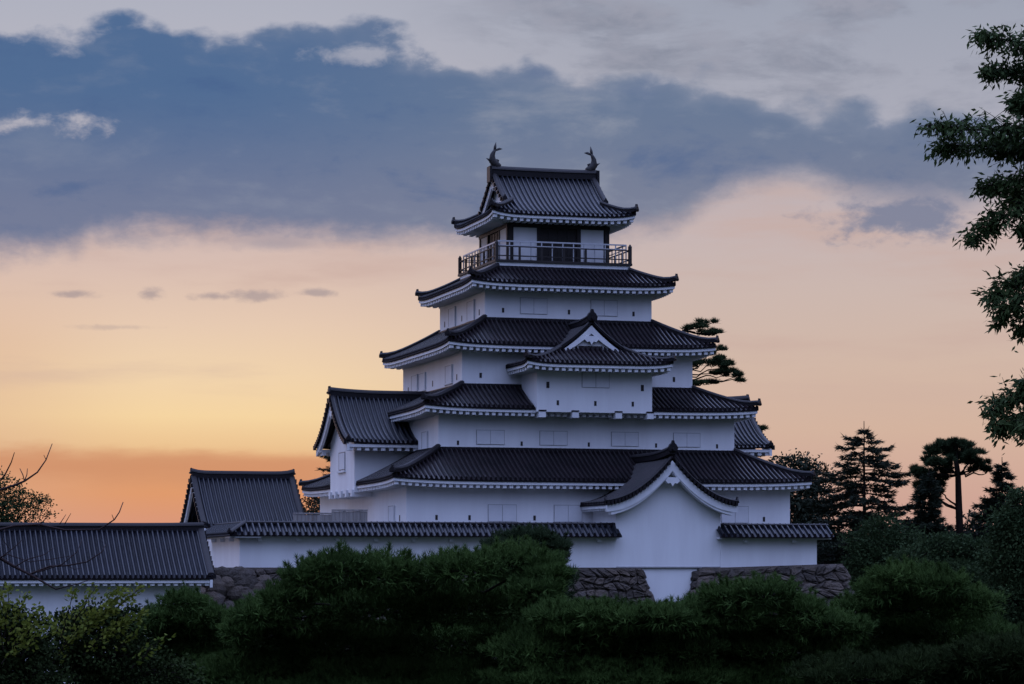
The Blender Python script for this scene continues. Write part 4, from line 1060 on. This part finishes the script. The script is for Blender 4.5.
def flat_pine(label, px, d, base_z, trunk_px, clumps, mt='pine_dark', name='flat_topped_pine', dens=1.0):
    b = wp(px, HOR, d); base = Vector((b.x, d, base_z)); sc = d / F_PX
    t = thing(name, label, 'pine tree', base)
    tr = [wp(x, y, d) - base for x, y in trunk_px]
    mb = MB(); mb.tube([Vector((tr[0].x, 0, -.2))] + tr, [.27] + [.24 - .15 * i / len(tr) for i in range(len(tr))], 8); mb.build('trunk', M['bark'], t, True)
    br = MB(); Ps = []; Ds = []
    for i, (x, y, rx, rz, dd) in enumerate(clumps):
        c = wp(x, y, d + dd) - base
        a = min(tr[1:], key=lambda p: abs(p.z - (c.z - .8)) + .2 * (p - c).length)
        limb(br, a, c - Vector((0, 0, rz * sc * .5)), .07, .025, i, 6, .07)
        for q in range(6):
            cq = c + Vector((rng.uniform(-.9, .9) * rx * sc, rng.uniform(-.9, .9) * rx * sc, rng.uniform(-.5, .8) * rz * sc)); k_ = rng.uniform(.24, .46)
            br.tube([c - Vector((0, 0, rz * sc * .5)), (c + cq) / 2, cq], [.03, .02, .01], 4)
            P, D = pad_points(cq, rx * sc * k_, rx * sc * k_, rz * sc * rng.uniform(.45, .8), int(dens * (12 + .75 * rx * rz))); Ps.append(P); Ds.append(D)
    br.build('branches', M['bark'], t, True)
    tris_obj('crown', needles(np.concatenate(Ps), np.concatenate(Ds), 7, .34, .045, .5), 3, M[mt], t)
    return t
flat_pine('tall flat-topped pine with a bare trunk against the sky', 960, 150, 0, [(961, 560), (959, 510), (958, 475), (955, 452)],
          [(952, 447, 15, 4, 0), (966, 449, 12, 4, 1), (938, 454, 13, 5, 0), (975, 456, 11, 5, -1), (955, 455, 16, 6, .5), (926, 462, 10, 5, .5), (983, 465, 7, 4, 0), (942, 463, 12, 6, -1), (918, 472, 8, 4, 0), (968, 462, 11, 5, 0),
           (926, 476, 11, 5, .5), (936, 484, 11, 6, .8), (945, 473, 9, 5, 1), (920, 488, 8, 5, .4), (932, 497, 9, 6, .6), (986, 472, 5, 3, .5), (974, 470, 6, 3, .5), (944, 444, 7, 2.5, .5), (958, 443, 7, 2.5, -.5)])
flat_pine('pine behind the keep with long level branches reaching past the roof', 690, 172, 0, [(672, 520), (680, 450), (676, 380), (684, 330)],
          [(694, 328, 12, 2.5, 0), (707, 324, 10, 2, 0), (704, 334, 14, 2.2, 0), (716, 333, 6, 2.2, 0), (698, 364, 14, 5, 0), (712, 362, 16, 4, 0), (722, 366, 12, 3.4, 0), (734, 376, 9, 2.4, 0), (728, 372, 9, 3, .5), (742, 381, 5, 1.4, 0), (715, 374, 12, 2, 0), (700, 385, 14, 1.6, 0), (712, 383, 6, 1.4, 0), (752, 431, 8, 2, 0), (760, 430, 6, 1.6, 0), (756, 456, 8, 2, 0), (705, 354, 10, 2, 0), (716, 350, 10, 2, 0)],
          name='pine_tree', dens=.75)

# ------------------------------------------------------------------ leafless branches crossing the long roof
def bare_tree():
    d = 58.0; b = wp(-70, HOR, d); base = Vector((b.x, d, 0)); t = thing('bare_tree', 'thin leafless branches crossing the long tiled roof at the left edge', 'bare tree', base)
    k = 4.02
    def Q(x, y, j=0.0): return wp(x / k, 430 + y / k, d + j) - base
    tr = MB(); tr.tube([(0, 0, -.2), (.05, 0, 3.0), (.1, .1, 5.6), Q(-200, 500)], [.16, .13, .10, .07], 8); tr.build('trunk', M['twig'], t, True)
    L = [
        ([(-200, 470), (0, 515), (60, 550), (120, 580), (190, 620), (225, 640)], .032, .012), ([(120, 580), (200, 548), (270, 545), (350, 530), (410, 490), (425, 460)], .018, .006),
        ([(225, 640), (300, 622), (370, 600)], .013, .005), ([(-200, 520), (0, 400), (60, 385), (160, 380), (260, 402), (400, 400), (460, 360), (480, 330), (495, 290)], .022, .007),
        ([(-200, 520), (-60, 260), (60, 222), (100, 205), (150, 170), (185, 120), (210, 55)], .026, .006), ([(98, 206), (92, 180), (80, 155)], .011, .006), ([(98, 206), (108, 180), (110, 155)], .010, .005),
        ([(-80, 300), (20, 180), (45, 130), (58, 90)], .016, .006), ([(150, 572), (250, 540), (310, 490), (330, 440)], .011, .004), ([(240, 378), (265, 340)], .008, .004), ([(260, 378), (285, 335)], .008, .004),
        ([(60, 550), (110, 520), (180, 500), (220, 470)], .011, .004), ([(0, 515), (60, 470), (90, 440)], .011, .004), ([(160, 380), (190, 350), (205, 318)], .009, .004), ([(20, 400), (10, 440), (40, 480)], .008, .004),
        ([(270, 545), (300, 560), (330, 555)], .007, .003), ([(458, 362), (450, 340)], .007, .004), ([(185, 120), (176, 100)], .006, .004), ([(-100, 560), (30, 500), (120, 530), (200, 520), (290, 505)], .010, .004)]
    for i, (pts, a, c) in enumerate(L):
        mb = MB(); n = len(pts); mb.tube([Q(x, y, .25 * math.sin(i * 2.1 + j * .8)) for j, (x, y) in enumerate(pts)], [1.45 * (a + (c - a) * j / (n - 1)) for j in range(n)], 5)
        mb.build('branch', M['twig'], t, True)
bare_tree()

# ------------------------------------------------------------------ near tree on the right, leafy branches hanging into view
def overhang():
    d = 27.0; base = Vector((wp(1180, HOR, d).x, d, 0.0))
    t = thing('overhanging_tree', 'near dark tree whose leafy branches hang into the right edge', 'tree', base)
    def Q(x, y, j=0.0): return wp(x, y, d + j) - base
    mb = MB(); mb.tube([(0, 0, -.2), (.05, .1, 4), (-.05, 0, 8), (.1, 0, 11.5), (0, 0, 13.5)], [.32, .27, .21, .12, .04], 9); mb.build('trunk', M['bark'], t, True)
    br = MB(); Ps = []; Ds = []
    boughs = [  # start on the trunk, then points along the bough (pixels on its own plane), spread of foliage
        ([(1175, 130), (1100, 80), (1050, 55), (1010, 40), (975, 36)], 11), ([(1175, 150), (1090, 95), (1040, 75), (1005, 70), (982, 74)], 8), ([(1175, 160), (1080, 110), (1030, 100), (1015, 104)], 7),
        ([(1178, 210), (1080, 140), (1020, 128), (970, 130), (926, 126)], 13), ([(1178, 215), (1080, 150), (1010, 146), (960, 146), (936, 148)], 9), ([(1178, 230), (1080, 165), (1030, 150), (990, 148)], 14),
        ([(1180, 260), (1090, 190), (1040, 175), (1005, 185), (978, 190)], 9), ([(1180, 280), (1080, 210), (1030, 205), (995, 222), (972, 240)], 11), ([(1180, 280), (1080, 205), (1035, 195), (1010, 200)], 13),
        ([(1180, 360), (1090, 290), (1040, 272), (1010, 285), (988, 300)], 11), ([(1180, 370), (1090, 300), (1040, 290), (1012, 306), (1000, 318)], 10), ([(1180, 380), (1090, 330), (1045, 315), (1020, 335)], 9),
        ([(1180, 460), (1090, 400), (1045, 388), (1015, 394), (990, 414)], 11), ([(1180, 480), (1090, 420), (1045, 412), (1015, 420), (994, 430)], 10), ([(1180, 480), (1100, 440), (1045, 420), (1025, 436)], 10), ([(1180, 470), (1100, 400), (1050, 382), (1022, 386)], 8), ([(1185, 330), (1090, 250), (1045, 232), (1020, 228)], 8), ([(1180, 150), (1090, 100), (1045, 92), (1022, 110)], 9)]
    for i, (pts, sp) in enumerate(boughs):
        w = [Q(x, y, math.sin(i * 1.7) * .8 * (1 - j / 4)) for j, (x, y) in enumerate(pts)]
        br.tube(w, [.05, .03, .02, .012, .006][-len(w):], 5)
        pa = np.array([tuple(p) for p in w]); sc = d / F_PX
        ncl = 210
        for q in rng.uniform(.9, len(w) - 1.0, ncl):
            j = min(len(w) - 2, int(q)); c = pa[j] * (1 - q + j) + pa[j + 1] * (q - j)
            tip_ = c + rng.normal(0, 1, 3) * np.array([1.0, 1.2, .62]) * sp * sc * (.55 if q > len(w) - 1.5 else 1.0)
            br.tube([Vector(c), Vector((c + tip_) / 2) + Vector((0, 0, .01)), Vector(tip_)], [.005, .004, .002], 3)
            m = rng.integers(5, 9); f = rng.uniform(.25, 1.05, (m, 1))
            Ps.append(c * (1 - f) + tip_ * f + rng.normal(0, .035, (m, 3))); dd = unit((tip_ - c)[None] + rng.normal(0, .03, (1, 3)))
            Ds.append(np.repeat(dd, m, 0) * .7 + np.array([-.15, 0, -.55]))
    # the rest of the crown, out of frame
    for k in range(60):
        c = np.array([rng.uniform(-.6, 3.2), rng.uniform(-2.5, 2.5), rng.uniform(5.0, 13.5)])
        br.tube([(0, 0, c[2] - .5), tuple(c * .6 + np.array([0, 0, c[2] * .35])), tuple(c)], [.04, .02, .008], 4)
        P = c + rng.normal(0, .38, (110, 3)); Ps.append(P); Ds.append(np.tile(np.array([[0, 0, -.6]]), (110, 1)))
    br.build('branches', M['bark'], t, True)
    tris_obj('foliage', leaves(np.concatenate(Ps), np.concatenate(Ds), .088, .029, .42), 4, M['leaf_over'], t)
overhang()

# ------------------------------------------------------------------ low ground cover between the pines
def cover():
    n = 40000
    x = rng.uniform(-14, 14, n); y = rng.uniform(34, 95, n); keepm = np.abs(x) < y * .24 + 2
    x, y = x[keepm], y[keepm]; z = rng.uniform(0, 1, len(x)) ** 1.2 * (2.2 + 1.2 * np.sin(x * .9) * np.cos(y * .6) ** 2)
    P = np.stack([x, y, np.maximum(z, 0)], 1); D = np.tile(np.array([[0, 0, 1.0]]), (len(P), 1))
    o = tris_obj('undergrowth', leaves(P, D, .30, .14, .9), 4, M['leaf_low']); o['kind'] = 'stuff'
    tag(o, 'dark low undergrowth between the foreground pines', 'undergrowth')
cover()

# ------------------------------------------------------------------ far-off wood closing the plain behind the castle
def far_wood():
    n = 42000
    a = rng.uniform(R(-38), R(38), n); d = rng.uniform(330, 420, n)
    top = 7.6 + 1.6 * np.sin(a * 61) + 1.2 * np.sin(a * 143 + 1.0) + .8 * np.sin(a * 311 + 2.0)
    z = top * rng.uniform(0.02, 1.0, n) ** .7
    P = np.stack([np.sin(a) * d, np.cos(a) * d, z], 1)
    D = unit(rng.normal(0, 1, (n, 3)) + np.array([0, -.3, .6]))
    o = tris_obj('far_wood', leaves(P, D, 1.9, 1.3, .5), 4, M['fir'])
    tag(o, 'far-off dark wood along the horizon behind the castle', 'wood', kind='stuff')
far_wood()
